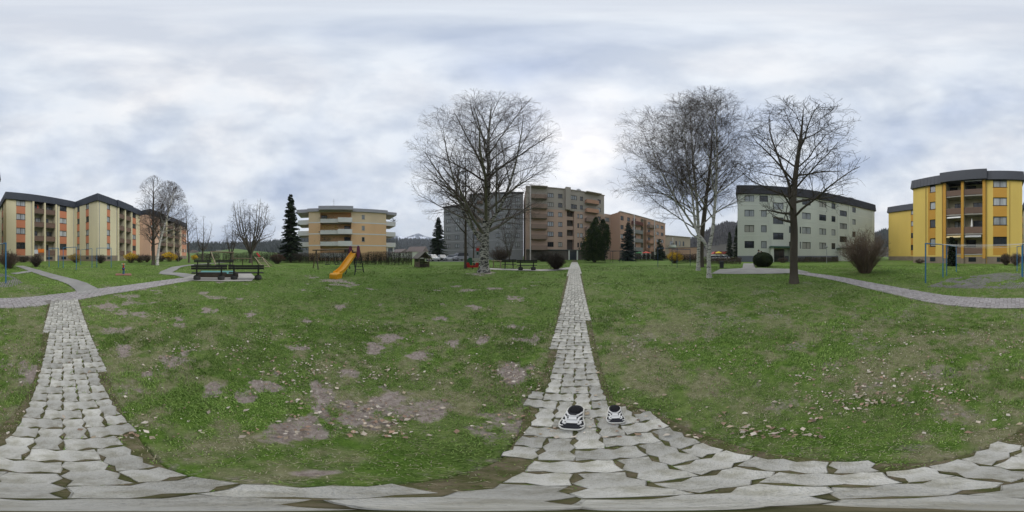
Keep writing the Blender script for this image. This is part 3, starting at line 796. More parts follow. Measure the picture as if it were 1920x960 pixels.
awning(FY, FY.u(1777), FY.u(1802)-FY.u(1777), FL[2]-.55, m_white, 'white awning over a balcony two floors up on the yellow block')
awning(FY, FY.u(1776), FY.u(1802)-FY.u(1776), FL[1]-.5, stripes('yellow_white_stripe', (.65, .45, .08), (.7, .65, .5)), 'yellow striped awning over the lowest left balcony of the yellow block')
awning(FY, FY.u(1810), FY.u(1840)-FY.u(1810), FL[1]-.5, stripes('grey_white_stripe', (.2, .22, .22), (.7, .7, .68)), 'grey and white striped awning over the lowest right balcony of the yellow block')
awning(FY, FY.u(1810), FY.u(1841)-FY.u(1810), FL[3]+2.4, stripes('dark_white_stripe', (.16, .17, .17), (.6, .6, .58)), 'dull striped awning under the roof of the yellow block')
bYw = thing('apartment_block', 'yellow rear wing of the yellow block, set back at its left', 'building', (33.2, -30.3, GMAX))
FW = Facade(bYw, (33.2, -30.3), (22.0, -33.6))
win_column(FW, 1707.8, 1713.6, m_ora, 0); FW.wall(1.05, 13.4, m_yel); plinth(FW, 1.07); shell(FW, 12, 13.4, m_yel); fascia(FW, 12, 13.3, 15.0)

# pale green block
m_green = M('pale_green_render', (.60, .62, .55), .9, .15, .45, bump=.1, bscale=30, stretch=(1, 1, .25))
m_pale = M('off_white_trim', (.62, .64, .57), .85, .07, 1.0)
m_bluep = M('blue_grey_plinth', (.17, .18, .215), .9, .12, 1.2)
m_dark = M('dark_slate_roof', (.040, .040, .046), .65, .2, .9)
QG0, QG1 = (31.6, 5.98), (36.3, -27.8)
bG = thing('apartment_block', 'pale green five level apartment block with tall dark roof band behind the bare tree', 'building', (QG0[0], QG0[1], GMAX))
FG = Facade(bG, QG0, QG1)
SG = [2.7+3.2*k for k in range(4)]
def gcol(p0, p1, sills, mull=1, kinds=None):
    u0, u1 = FG.u(p0), FG.u(p1)
    for k, z in enumerate(sills):
        FG.win(u0, u1, z, z+1.42, mull, kinds[k] if kinds else None, sill=False)
        f = MB(); f.box(-.12, 0, -.02, .02, -.12, 1.54); f.box(u1-u0, u1-u0+.12, -.02, .02, -.12, 1.54); f.box(0, u1-u0, -.02, .02, -.12, 0); f.box(0, u1-u0, -.02, .02, 1.42, 1.54)
        FG.at('window_surround', f, m_pale, u0, 0, z)
gcol(1396, 1414, SG, 1, ['glass', 'shutter', 'curtain', 'curtain']); gcol(1427, 1437.5, SG[:3], 0, ['curtain', 'curtain', 'curtain']); gcol(1424, 1440, SG[3:], 1)
gcol(1449.5, 1469, [SG[0]+1.75, SG[1]+1.75, SG[2]+1.75], 1, ['glass', 'glass', 'curtain'])
gcol(1479.5, 1485, SG, 0); gcol(1504, 1520, SG, 1, ['shutter', 'curtain', 'curtain', 'glass']); gcol(1499.5, 1502, SG[:2], 0)
gcol(1536, 1549, SG, 1, ['curtain', 'curtain', 'glass', 'shutter']); gcol(1559, 1566.5, SG, 0, ['glass', 'curtain', 'glass', 'glass'])
gcol(1574.5, 1588, [SG[0]+1.75, SG[1]+1.75, SG[2]+1.75], 1); gcol(1598, 1604.5, SG, 0)
FG.op.append((FG.u(1450.5), FG.u(1471), .05, 2.55, .5))
FG.wall(1.15, 14.1, m_green); 
plinth(FG, 1.17, m_bluep, 0, FG.u(1450.4)); plinth(FG, 1.17, m_bluep, FG.u(1471.1), FG.L)
d = FG.at('entrance_door', MB().box(0, FG.u(1470.8)-FG.u(1450.7), .42, .5, 0, 2.6), M('dark_door', (.05, .045, .04), .4, .1, 2), FG.u(1450.7), 0, -.05)
for k in range(2): obj('pane', MB().box(.35+k*1.05, 1.2+k*1.05, .40, .43, .3, 2.2), m_glass, d)
FG.at('canopy', MB().box(0, FG.u(1484)-FG.u(1442), -1.7, .0, 2.75, 3.05), M('green_canopy', (.055, .12, .095), .6, .15, 2), FG.u(1442))
for a in (1444.5, 1478.5): FG.at('canopy_wall', MB().box(0, .45, -1.5, 0, -.3, 2.75), m_green, FG.u(a))
FG.at('canopy', MB().box(0, FG.u(1592)-FG.u(1568), -1.7, .0, 2.75, 3.05), M('green_canopy'), FG.u(1568)); FG.at('canopy_wall', MB().box(0, 2.6, -1.5, 0, -.3, 2.75), m_green, FG.u(1571))
for a in (1443, 1474, 1571.5, 1591, 1635): FG.at('pilaster', MB().box(0, .38 if a < 1600 else .9, -.07, .02, 1.2, 14.05), m_pale, FG.u(a))
for z in (4.95+.1, 8.15+.1, 11.35+.1):
    for a, b in ((1386, 1442), (1476, 1570), (1593, 1634)):
        FG.at('floor_band', MB().box(0, FG.u(b)-FG.u(a), -.02, .02, 0, .22), m_pale, FG.u(a), 0, z)
for a in (1509, 1538, 1559): FG.at('basement_window', MB().box(0, 1.6, -.06, -.02, .4, .95), m_glass, FG.u(a))
shell(FG, 13, 14.1, m_green); fascia(FG, 13, 14.0, 16.0, mat=m_dark)
FG.at('chimney', MB().box(0, 1.6, 2.5, 4, 15.8, 17.4), m_dark, FG.u(1603))

# brown tall block and its lower neighbour
m_bro = M('brown_beige_render', (.44, .315, .24), .9, .10, .4, stretch=(1, 1, .25), bump=.1, bscale=30)
m_bro2 = M('grey_beige_render', (.36, .32, .27), .9, .10, .4, stretch=(1, 1, .25), bump=.1, bscale=30)
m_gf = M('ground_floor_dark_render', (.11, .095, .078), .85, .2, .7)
QB0, QB1 = (3.9, 45.0), (28.3, 44.6)
bB = thing('apartment_block', 'tall brown seven storey apartment block with protruding balconies at the end of the path', 'building', (QB0[0], QB0[1], GMAX))
FBr = Facade(bB, QB0, QB1)
SB = [3.8+2.95*k for k in range(6)]; FLB = [3.05+2.95*k for k in range(6)]
def bcol(F, p0, p1, sills, mull=1, kinds=None, h=1.35):
    for k, z in enumerate(sills): F.win(F.u(p0), F.u(p1), z, z+h, mull, kinds[k] if kinds else None)
bcol(FBr, 1026.5, 1038, SB, 2, ['glass', 'curtain', 'curtain', 'curtain', 'shutter', 'curtain']); bcol(FBr, 1046.5, 1054.5, SB, 1, ['shutter', 'glass', 'curtain', 'curtain', 'glass', 'glass'])
bcol(FBr, 1069, 1081.5, SB[4:], 2); bcol(FBr, 1082.5, 1086, SB[:4], 0); bcol(FBr, 1087.5, 1093, SB, 0, ['glass', 'curtain', 'curtain', 'curtain', 'glass', 'glass']); bcol(FBr, 1120.5, 1126.5, SB, 0)
FBr.op.append((FBr.u(1063), FBr.u(1076.5), 3.0, SB[4]-.8, 1.6))
FBr.wall(2.95, SB[4]-.8, m_bro); FBr.wall(SB[4]-.8, 21.6, m_bro2)
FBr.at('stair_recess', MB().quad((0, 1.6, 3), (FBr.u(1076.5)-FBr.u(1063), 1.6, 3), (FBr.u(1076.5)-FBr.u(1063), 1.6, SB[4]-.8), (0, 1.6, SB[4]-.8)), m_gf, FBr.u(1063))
for k in range(1, 4): FBr.at('stair_parapet', MB().box(.02, FBr.u(1076.5)-FBr.u(1063)-.02, .4, .55, 0, 1.1), m_bro, FBr.u(1063), 0, FLB[k])
def box_balcony(F, p0, p1, floors, mat, out=1.3, ph=1.0, name='balcony', rail=None, inner=1.2):
    u0, u1 = F.u(p0), F.u(p1); w = u1-u0
    for k, z in enumerate(floors):
        o = F.at(name, MB().box(0, w, -out, 0, -.2, .0), m_concrete, u0, 0, z)
        m = MB(); m.box(0, w, -out-.08, -out+.02, -.25, ph); m.box(-.0, .1, -out+.02, -.01, -.25, ph); m.box(w-.1, w, -out+.02, -.01, -.25, ph)
        obj('balcony_parapet', m, mat[k % len(mat)] if isinstance(mat, list) else mat, o)
        dw = min(1.6, w*.5); F.win(u0+w*.12, u0+w*.12+dw, z+.05, z+2.2, 1, rng.choice(['glass', 'curtain', 'glass']), sill=False, name='balcony_door')
m_brp = M('salmon_parapet', (.42, .24, .155), .85, .1, 1, rnd=.1); m_brd = M('dull_brown_parapet', (.25, .18, .14), .85, .1, 1, rnd=.1)
box_balcony(FBr, 995.5, 1024.5, FLB, m_brd, out=1.3)
box_balcony(FBr, 1096.5, 1119, FLB, [m_brd, M('yellow_parapet', (.5, .36, .07)), m_brd, m_brd, m_brp, m_brp], out=1.4)
FBr.op = []
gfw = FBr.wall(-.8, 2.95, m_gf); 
FBr.at('ledge', MB().box(0, FBr.L, -.35, .05, 2.82, 3.0), M('copper_green_ledge', (.10, .13, .115), .6, .1, 2))
FBr.at('entrance_door', MB().box(0, FBr.u(1080)-FBr.u(1067), -.06, .05, 0, 2.5), m_glass, FBr.u(1067))
for a in (1065.5, 1081): FBr.at('pillar', MB().box(0, .35, -.3, 0, -.3, 2.8), m_pale, FBr.u(a))
for a, b in ((1003, 1014), (1017, 1030), (1034, 1046), (1049, 1060)): FBr.at('garage_door', MB().box(0, FBr.u(b)-FBr.u(a), -.05, .05, 0, 2.4), M('garage_door', (.085, .075, .06), .6, .15, 1.5, rnd=.2), FBr.u(a))
FBr.at('stair_tower', MB().box(FBr.u(1059), FBr.u(1068), -1.1, .3, SB[4]-.8, 22.1), m_bro2)
FBr.at('drainpipe', MB().tube([(0, -1.55, -.4), (0, -1.55, 21.3)], .17, 8), M('pale_pipe', (.50, .46, .42), .6), FBr.u(994.5, -1.55))
FBr.at('roof_edge', MB().box(-.15, FBr.L+.15, -.2, .3, 21.55, 21.85), m_bro2)
FBr.at('balcony_roof', MB().box(0, FBr.u(1124)-FBr.u(1096), -1.6, 0, 21.3, 21.5), m_bro2, FBr.u(1096)); FBr.at('balcony_roof', MB().box(0, FBr.u(1025)-FBr.u(993), -1.6, 0, 21.3, 21.5), m_bro2, FBr.u(993))
FBr.at('chimney', MB().tube([(0, 3, 21.4), (0, 3, 23.2), (.1, 3, 23.5)], [.9, .9, .7], 10), m_grey, FBr.u(1092))
shell(FBr, 13, 21.6, m_bro)
QL = [(28.3, 44.55), (31.0, 44.5), (31.1, 39.8), (57.0, 41.6)]
bL = thing('apartment_block', 'salmon brown four storey block with stacked balconies, joined to the right of the tall block', 'building', (QL[0][0], QL[0][1], GMAX))
SL = [3.75+2.95*k for k in range(4)]; FLL = FLB[:4]
FL0 = Facade(bL, QL[0], QL[1]); bcol(FL0, 1134.8, 1142.5, SL, 2); FL0.wall(-.8, 15.2, m_bro)
m_bsal = M('salmon_brown_render', (.50, .32, .23), .9, .08, .4, stretch=(1, 1, .25))
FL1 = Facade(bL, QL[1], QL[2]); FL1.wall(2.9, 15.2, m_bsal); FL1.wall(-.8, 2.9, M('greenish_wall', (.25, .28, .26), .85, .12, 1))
FL2 = Facade(bL, QL[2], QL[3])
bcol(FL2, 1163.5, 1169.2, SL, 1); bcol(FL2, 1176, 1181.2, SL, 0); bcol(FL2, 1231, 1235.8, SL, 1); bcol(FL2, 1239, 1244, SL, 1)
m_red = M('oxblood_parapet', (.13, .05, .04), .8, .1, 1); m_gp = M('grey_parapet', (.22, .22, .2), .8, .1, 1)
box_balcony(FL2, 1184, 1200.5, FLL, [m_gp, m_gp, m_gp, m_red]); FL2.loggia(FL2.u(1201.3), FL2.u(1206.5), FLL, 14.6, m_brp, doors=False)
box_balcony(FL2, 1213, 1225.5, FLL, [m_brp, m_brp, m_brp, m_brd])
FL2.wall(2.9, 15.2, m_bsal); FL2.panel(FL2.u(1207), FL2.u(1212), 2.9, 14.6, M('brown_stripe', (.17, .10, .055), .8))
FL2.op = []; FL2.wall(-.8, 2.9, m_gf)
for a in (1201, 1209, 1217, 1226): FL2.at('pillar', MB().box(0, .5, -.5, -.1, -.4, 2.9), m_pale, FL2.u(a))
for a in (1189.3, 1227.2): FL2.at('drainpipe', MB().tube([(0, -1.6, -.3), (0, -1.6, 14.8)], .2, 8), M('pale_pipe'), FL2.u(a, -1.6))
FL2.at('roof_edge', MB().box(-.1, FL2.L+.1, -.15, .3, 15.15, 15.45), m_bro2); shell(FL2, 12, 15.2, m_bsal)
FL2.at('vent', MB().lathe([(.5, 0), (.5, .9), (.7, 1.0), (.2, 1.2)], 10, (0, 3, 15.2)), m_grey, FL2.u(1174))
bT = thing('house', 'low two storey beige terrace house beyond the balcony block, with a planted balcony', 'house', (58.5, 44, GMAX))
FT = Facade(bT, (58.2, 43.5), (72.5, 37.5))
for a, b in ((1266.5, 1269.5), (1273, 1276), (1280, 1283)): FT.win(FT.u(a), FT.u(b), 6.0, 8.2, 0)
FT.win(FT.u(1256), FT.u(1261), 5.6, 8.0, 0); FT.wall(-.8, 10.3, M('beige_render', (.42, .35, .27), .9, .1, .5)); shell(FT, 12, 10.3, M('beige_render')); FT.at('roof', MB().box(-.3, FT.L+.3, -.5, 12.3, 10.28, 10.6), m_bro2)
o = FT.at('balcony', MB().lathe([(.4, 0), (1.9, 1.2), (1.9, 2.2)], 14), m_pale, FT.u(1259), -.6, 4.0)
FT.at('drainpipe', MB().tube([(0, -1, 4), (0, -1, 9.6)], .16, 8), m_white, FT.u(1261.5, -1))
lw = thing('garden_wall', 'long salmon garden wall in front of the beige terrace house', 'wall', (*PD(1256, 52), GMAX))
FTw = Facade(lw, PD(1254, 53), PD(1308, 48)); FTw.wall(-.6, 3.6, m_bsal); FTw.at('wall_cap', MB().box(0, FTw.L, -.1, .4, 3.6, 3.8), m_brd)

# grey block behind the big birch
m_gr = M('grey_cladding', (.255, .258, .26), .85, .14, .3, stretch=(1, 1, .3)); m_gr2 = M('light_grey_band', (.36, .37, .38), .8, .08, 1)
bGr = thing('apartment_block', 'grey high block with pale floor bands half hidden behind the big birch', 'building', (-13, 49.6, GMAX))
FGr = Facade(bGr, (-13.2, 49.6), (3.4, 49.3)); FGr2 = Facade(bGr, (-23.0, 51.6), (-13.2, 51.6))
for F_, H_, cols in ((FGr, 21.2, [(.9, 2.3), (4.6, 6.4), (8.3, 9.6), (11.2, 12.8), (14.2, 15.6)]), (FGr2, 18.4, [(1.0, 2.6), (4.2, 5.8), (7.2, 8.8)])):
    k = 0
    while 3.9+2.9*k+1.3 < H_:
        for a, b in cols: F_.win(a, b, 3.9+2.9*k, 5.2+2.9*k, 1, 'curtain')
        F_.at('floor_band', MB().box(0, F_.L, -.05, .02, 0, .22), m_gr2, 0, 0, 3.0+2.9*k); k += 1
    F_.wall(-.8, H_, m_gr); shell(F_, 12, H_, m_gr); F_.at('roof_edge', MB().box(-.2, F_.L+.2, -.3, .2, H_-.1, H_+.35), m_dark)
for k in range(6): FGr.at('balcony_parapet', MB().box(2.6, 4.3, -.9, 0, 0, 1.0), m_brd, 0, 0, 3.2+2.9*k)

# orange block
m_orw = M('orange_render', (.80, .51, .28), .9, .10, .5, stretch=(1, 1, .25)); m_orw2 = M('pale_orange_render', (.74, .58, .38), .9, .10, .5, stretch=(1, 1, .25))
m_wpar = M('white_balcony_parapet', (.72, .71, .68), .8, .08, 1.2, stretch=(1, 1, .3)); m_rf = M('grey_roof_edge', (.36, .355, .38), .6, .08, 2)
QO0, QO1 = (-38.8, 13.0), (-29.7, 30.5)
bO = thing('apartment_block', 'orange four storey apartment block with white balconies behind the long hedge', 'building', (QO0[0], QO0[1], GMAX))
FO = Facade(bO, QO0, QO1); FLO = [.9, 3.8, 6.7, 9.6]
for k, z in enumerate(FLO[1:]): FO.win(FO.u(678.3), FO.u(684), z+1.0, z+2.15, 0, ['glass', 'curtain', 'curtain'][k], frame=M('grey_frame', (.4, .42, .43), .5))
u0, u1 = FO.u(600.5), FO.u(658.5)
FO.loggia(u0, u1, FLO, 12.3, m_wpar, .95, 1.6, back=m_orw)
FO.wall(-.8, 9.6, m_orw); FO.wall(9.6, 12.5, m_orw2)
for k, z in enumerate(FLO[1:]):
    for a, b in ((0, u0-.02), (u1+.02, FO.L)): FO.at('floor_band', MB().box(a, b, -.03, .02, -.12, .14), m_white, 0, 0, z)
    mid = (u0+u1)/2+.5
    o = FO.at('balcony', MB().box(0, u1-mid+.1, -1.5, -.1, -.2, 0), m_concrete, mid, 0, z)
    m = MB(); m.box(0, u1-mid+.1, -1.6, -1.5, -.25, .95); m.box(0, .1, -1.5, -.2, -.25, .95); m.box(u1-mid, u1-mid+.1, -1.5, -.05, -.25, .95); obj('balcony_parapet', m, m_wpar, o)
    for side in (-1, 1):
        uu = -3.0 if side < 0 else FO.L
        o = FO.at('balcony', MB().box(0, 3.0, 1.0, 6.0, -.22, 0), m_concrete, uu, 0, z)
        m = MB(); m.box(0, 3, .9, 1.0, -.25, .95); m.box(0, 3, 6, 6.1, -.25, .95); x = 0 if side < 0 else 2.9; m.box(x, x+.1, 1, 6, -.25, .95); obj('balcony_parapet', m, m_wpar, o)
shell(FO, 11, 12.5, m_orw)
FO.at('roof_edge', MB().box(-.3, FO.L+.3, -.4, 11.3, 12.45, 13.3), m_rf)
FO.at('roof_edge', MB().box(u0-.3, u1+.3, -1.9, -.4, 12.5, 13.45), m_rf); FO.at('roof_edge', MB().box(-3.3, -.3, .6, 6.5, 12.5, 13.42), m_rf); FO.at('roof_edge', MB().box(FO.L+.3, FO.L+3.2, .6, 6.5, 12.4, 13.2), m_rf)
for a in (.6, 2.4): FO.at('pillar', MB().box(FO.L+a, FO.L+a+.3, 1.2, 1.5, -.5, 3.6), m_white)
an = MB(); an.tube([(0, 3, 13.2), (0, 3, 17.0)], .04, 6); an.tube([(-.5, 3, 14.6), (.5, 3, 14.6)], .03, 5); an.tube([(-.4, 3, 15.0), (.4, 3, 15.0)], .03, 5); an.tube([(-.3, 3, 16.2), (.3, 3, 16.2)], .03, 5)
FO.at('antenna', an, m_grey, FO.u(626, 3))

# ------------------------------------------------------------------ bare trees
def bark(key, base, marks, scale=(5, 5, 22), thr=(.54, .60), rough=.85):
    return M(key, base, rough, .12, 1.0, bump=.4, bscale=8, stretch=scale, col2=marks, thr=thr)
m_birch = bark('birch_bark', (.56, .545, .51), (.045, .042, .040), thr=(.545, .60))
m_birch2 = bark('old_birch_bark', (.40, .39, .355), (.040, .038, .035), (4, 4, 9), thr=(.47, .55))
m_bbranch = M('birch_branch', (.20, .18, .165), .85, .3, 2)
m_bbranch_w = bark('pale_birch_branch', (.46, .44, .41), (.09, .08, .075), (3, 3, 9), (.5, .6))
m_twig = M('birch_twig', (.098, .076, .066), .9, .2, 1)
m_dbark = M('dark_bark', (.095, .080, .064), .95, .35, 4, bump=.6, bscale=16, stretch=(1, 1, .3))
m_dtwig = M('dark_twig', (.085, .074, .064), .9, .2, 1)
def unit(v): return v/(np.linalg.norm(v)+1e-9)
class Tree:
    def __init__(s, seed): s.r = np.random.default_rng(seed); s.big = MB(); s.limb = []; s.seg = []
    def inside(s, p): return True
    def grow(s, p, d, L, r, lvl, cfg):
        c = cfg[lvl]; q = s.r
        if lvl > 0:
            k = 0
            while k < 7 and not s.inside(p+d*L*.95+np.array([0, 0, c['up']*L*.35])): L *= .82; k += 1
            if L < c['min']: return
        n = max(2, int(round(L/c['seg']))); st = L/n; pts = [p.copy()]; rs = [r]; d = d.copy()
        for i in range(n):
            t = (i+1)/n
            d = d+q.normal(0, c['wig'], 3); d[2] += c['up']*st*(1-t*.3)-c.get('droop', 0)*st*t*t
            d = unit(d); p = p+d*st; pts.append(p.copy()); rs.append(max(r*(1-t*(1-c['tip'])), c['rmin']))
        if lvl <= 1: s.limb.append((lvl, pts, rs))
        else:
            for i in range(n): s.seg.append((lvl, pts[i], pts[i+1], rs[i], rs[i+1]))
        if lvl+1 >= len(cfg): return
        nx = cfg[lvl+1]; m = max(1, int(round(c['kids']*(L if c.get('perm', True) else 1)*q.uniform(.85, 1.15)))); ph = q.uniform(0, 6.28)
        for j in range(m):
            t = c['from']+(1-c['from'])*((j+q.uniform(.1, .9))/m); f = t*n; i = min(int(f), n-1); f -= i
            b = pts[i]*(1-f)+pts[i+1]*f; rr = rs[i]*(1-f)+rs[i+1]*f; ax = unit(pts[i+1]-pts[i])
            o1 = unit(np.cross(ax, [0.31, .2, .93] if abs(ax[2]) < .9 else [1, 0, 0])); o2 = np.cross(ax, o1); ph += 2.399+q.normal(0, .4)
            a = R(q.normal(nx['ang'], nx['angv'])); side = o1*math.cos(ph)+o2*math.sin(ph)
            dd = unit(ax*math.cos(a)+side*math.sin(a)); dd[2] += nx.get('lift', 0); dd = unit(dd)
            s.grow(b, dd, nx['len'](t)*q.uniform(.7, 1.2), min(rr*nx['rr'], nx['rmax']), lvl+1, cfg)
    def build(s, root, m_trunk, m_limb, m_tw, limb_white=False):
        tr = MB()
        for lvl, pts, rs in s.limb:
            if lvl == 0: tr.tube(pts, rs, 10, cap=False)
            else: obj('branch', MB().tube(pts, rs, 6, cap=False), m_limb, root, smooth=True)
        obj('trunk', tr, m_trunk, root, smooth=True)
        if s.seg:
            V, F = frusta([q[1] for q in s.seg], [q[2] for q in s.seg], [q[3] for q in s.seg], [q[4] for q in s.seg], 3)
            obj('crown', mesh_np('crown', V, F, m_tw), None, root)
def ell(cx, cy, cz, rx, ry, rz, pinch=0.0):
    def f(p):
        k = (p[2]-cz)/rz; w = 1-pinch*max(0, -k)
        return ((p[0]-cx)/rx/w)**2+((p[1]-cy)/ry/w)**2+k*k < 1
    return f
def trunk_pts(tree, pts, rads, flare=1.5):
    """smooth explicit stem; the root flare is part of it"""
    P_ = polyline3(pts); n = len(P_); rs = list(np.interp(np.linspace(0, len(pts)-1, n), range(len(pts)), rads))
    for i in range(n):
        h = P_[i][2]; rs[i] *= 1+(flare-1)*math.exp(-max(h, 0)/.22)
    tree.limb.append((0, [p for p in P_], rs)); return P_, rs
def polyline3(pts, k=8):
    pts = [np.array(p, float) for p in pts]; out = []
    for i in range(len(pts)-1):
        p0 = pts[max(i-1, 0)]; p1 = pts[i]; p2 = pts[i+1]; p3 = pts[min(i+2, len(pts)-1)]
        for j in range(k):
            t = j/k; out.append(.5*((2*p1)+(-p0+p2)*t+(2*p0-5*p1+4*p2-p3)*t*t+(-p0+3*p1-3*p2+p3)*t**3))
    out.append(pts[-1]); return out
def stem_kids(tree, P_, rs, n, z0, cfg, ang0, ang1, len0, len1, rr=.42, lvl=1, phase=0.0, up=0.0):
    """limbs leaving a stem from height z0 up, steeper and shorter towards the top"""
    q = tree.r; zt = P_[-1][2]; ph = phase
    idx = [i for i in range(len(P_)-1) if P_[i][2] >= z0]
    for j in range(n):
        t = (j+q.uniform(.2, .8))/n; i = idx[min(int(t*len(idx)), len(idx)-1)]; f = q.random()
        b = P_[i]*(1-f)+P_[i+1]*f; ax = unit(P_[i+1]-P_[i]); ph += 2.399+q.normal(0, .3); a = R(ang0+(ang1-ang0)*t+q.normal(0, 6))
        o1 = unit(np.cross(ax, [1, 0, 0])); o2 = np.cross(ax, o1); d = unit(ax*math.cos(a)+(o1*math.cos(ph)+o2*math.sin(ph))*math.sin(a)); d[2] += up; d = unit(d)
        tree.grow(b, d, (len0+(len1-len0)*t)*q.uniform(.8, 1.15), min(rs[i]*rr, .16)*q.uniform(.8, 1.1), lvl, cfg)
def place_tree(px, d, name, label, group='bare trees on the lawn', cat='tree', rz=None):
    x, y = PD(px, d); return thing(name, label, cat, (x, y, gz(x, y)-.03), rz if rz is not None else -az(px), group)
# local x of a tree = to the right as seen from the camera, y = away

def birch_cfg(fine=1.0, droop=.25, dens=1.0, rmin=.0052):
    return [dict(), dict(seg=.45, wig=.055, up=.055, tip=.18, rmin=.012, min=.8, kids=2.3*dens, **{'from': .18}, ang=45, angv=8, len=lambda t: 5, rr=.5, rmax=.2),
        dict(seg=.32, wig=.07, up=.045, tip=.25, rmin=.008, min=.35, kids=3.4*dens, **{'from': .15}, ang=38, angv=11, len=lambda t: 2.5*(1-.55*t), rr=.55, rmax=.05, lift=.06),
        dict(seg=.26, wig=.10, up=.02, droop=droop, tip=.4, rmin=rmin*1.15, min=.2, kids=5.2*dens*fine, **{'from': .12}, ang=36, angv=13, len=lambda t: 1.15*(1-.4*t), rr=.55, rmax=.018),
        dict(seg=.22, wig=.13, up=.0, droop=droop*1.6, tip=.6, rmin=rmin, min=.1, kids=0, **{'from': .1}, ang=34, angv=14, len=lambda t: .55*(1-.3*t), rr=.6, rmax=.008)]
# big birch left of the path
t = Tree(3); t.inside = ell(-.2, 0, 10.2, 6.4, 5.6, 8.7, .1)
root = place_tree(907, 12.8, 'birch_tree', 'big spreading grey birch standing left of the paved path before the grey block')
P_, rs = trunk_pts(t, [(0, 0, -.15), (.05, 0, 1.4), (.1, .05, 2.9), (.25, .1, 5), (.4, .1, 9), (.35, 0, 12), (.5, .1, 15.6), (.6, 0, 18.6)], [.40, .36, .33, .23, .17, .12, .07, .02], 1.6)
PL, rl = trunk_pts(t, [(0, 0, 2.4), (-.7, .1, 3.3), (-1.6, .2, 4.9), (-2.3, .3, 7.5), (-3.0, .4, 11), (-3.4, .5, 15)], [.20, .17, .13, .09, .055, .015], 1)
PR, rr_ = trunk_pts(t, [(.15, 0, 3.1), (.7, -.1, 4.2), (1.6, -.2, 6.0), (2.4, -.3, 9), (2.9, -.4, 13), (3.1, -.3, 16.5)], [.17, .14, .11, .08, .045, .015], 1)
cf = birch_cfg(.95, .12, .98, .0044)
stem_kids(t, P_, rs, 34, 2.9, cf, 62, 26, 9.0, 3.2, .48); stem_kids(t, PL, rl, 17, 3.4, cf, 54, 28, 6.5, 2.8, .55, phase=1); stem_kids(t, PR, rr_, 17, 3.8, cf, 54, 28, 6.5, 2.8, .55, phase=2)
t.build(root, m_birch2, m_bbranch, m_twig)
# birch group on the right
t = Tree(5); t.inside = ell(-.1, 0, 9.8, 4.3, 3.9, 6.4, .2)
root = place_tree(1330, 10.2, 'birch_tree', 'white birch with a forked trunk, nearest of the birch clump')
P_, rs = trunk_pts(t, [(0, 0, -.15), (-.03, 0, 1.0), (0, 0, 1.9), (.22, 0, 3.2), (.42, .1, 6), (.5, .1, 10), (.4, .1, 13), (.5, 0, 15.6)], [.155, .13, .125, .105, .085, .06, .035, .012], 1.45)
PL, rl = trunk_pts(t, [(-.02, 0, 1.7), (-.35, .05, 2.35), (-.85, .1, 3.2), (-1.1, .2, 5.5), (-1.5, .2, 9), (-1.7, .3, 13.5)], [.10, .095, .08, .06, .04, .012], 1)
PR, rr_ = trunk_pts(t, [(-.2, 0, 2.15), (-.7, -.2, 2.5), (-1.25, -.3, 3.0), (-2.1, -.3, 5), (-2.5, -.3, 8)], [.05, .05, .045, .03, .012], 1)
cf = birch_cfg(1.25, .40, 1.12, .0047)
stem_kids(t, P_, rs, 24, 3.4, cf, 48, 30, 5.0, 2.2, .5); stem_kids(t, PL, rl, 15, 3.6, cf, 48, 30, 4.5, 2.0, .55, phase=1); stem_kids(t, PR, rr_, 6, 4, cf, 45, 30, 2.5, 1.6, .6, phase=2)
t.build(root, m_birch, m_bbranch_w, m_twig)
t = Tree(6); t.inside = ell(-2.1, 0, 11.4, 7.0, 5.0, 9.0, .1)
root = place_tree(1309, 13.8, 'birch_tree', 'slim white birch with a straight trunk, left of the forked birch')
P_, rs = trunk_pts(t, [(0, 0, -.15), (.03, 0, 1.5), (.05, 0, 3.0), (-.1, 0, 6), (-.4, 0, 10), (-.6, .1, 15), (-.7, 0, 20)], [.17, .15, .14, .12, .095, .06, .012], 1.45)
PL, rl = trunk_pts(t, [(.0, 0, 3.4), (-1.0, .1, 4.8), (-2.5, .1, 7.6), (-3.7, .2, 11), (-4.4, .3, 15)], [.11, .09, .07, .05, .012], 1)
cf = birch_cfg(.95, .34, .95, .0058)
stem_kids(t, P_, rs, 30, 3.2, cf, 58, 30, 8.6, 3.0, .5); stem_kids(t, PL, rl, 18, 4.4, cf, 56, 32, 6.2, 3.0, .55, phase=1)
t.build(root, m_birch, m_bbranch_w, m_twig)
t = Tree(8); t.inside = ell(1.0, 0, 12.5, 4.5, 4.0, 9.0, .2)
root = place_tree(1314, 17.0, 'bare_tree', 'dark-trunked bare tree hidden behind the birch clump')
P_, rs = trunk_pts(t, [(0, 0, -.15), (.1, 0, 3), (.5, 0, 7), (1, 0, 12), (1.2, 0, 19)], [.30, .26, .2, .13, .03], 1.4)
stem_kids(t, P_, rs, 15, 5, birch_cfg(.6, .2, .7, .006), 48, 28, 6, 2.5, .5); t.build(root, m_dbark, m_dbark, m_twig)
# dark tree on the right
def maple_cfg(rmin=.006, dens=1.0):
    return [dict(), dict(seg=.36, wig=.09, up=.13, tip=.22, rmin=.014, min=.6, kids=2.6*dens, **{'from': .2}, ang=55, angv=8, len=lambda t: 3, rr=.5, rmax=.2),
        dict(seg=.26, wig=.13, up=.08, tip=.3, rmin=.010, min=.3, kids=3.2*dens, **{'from': .2}, ang=44, angv=12, len=lambda t: 1.7*(1-.45*t), rr=.55, rmax=.045, lift=.08),
        dict(seg=.2, wig=.16, up=.06, tip=.5, rmin=rmin*1.2, min=.15, kids=3.6*dens, **{'from': .25}, ang=42, angv=14, len=lambda t: .85*(1-.4*t), rr=.6, rmax=.018, lift=.06),
        dict(seg=.15, wig=.16, up=.08, tip=.7, rmin=rmin, min=.08, kids=0, **{'from': .1}, ang=40, angv=14, len=lambda t: .34, rr=.65, rmax=.010)]
t = Tree(21); t.inside = ell(.65, 0, 8.0, 3.75, 3.3, 5.1, .0)
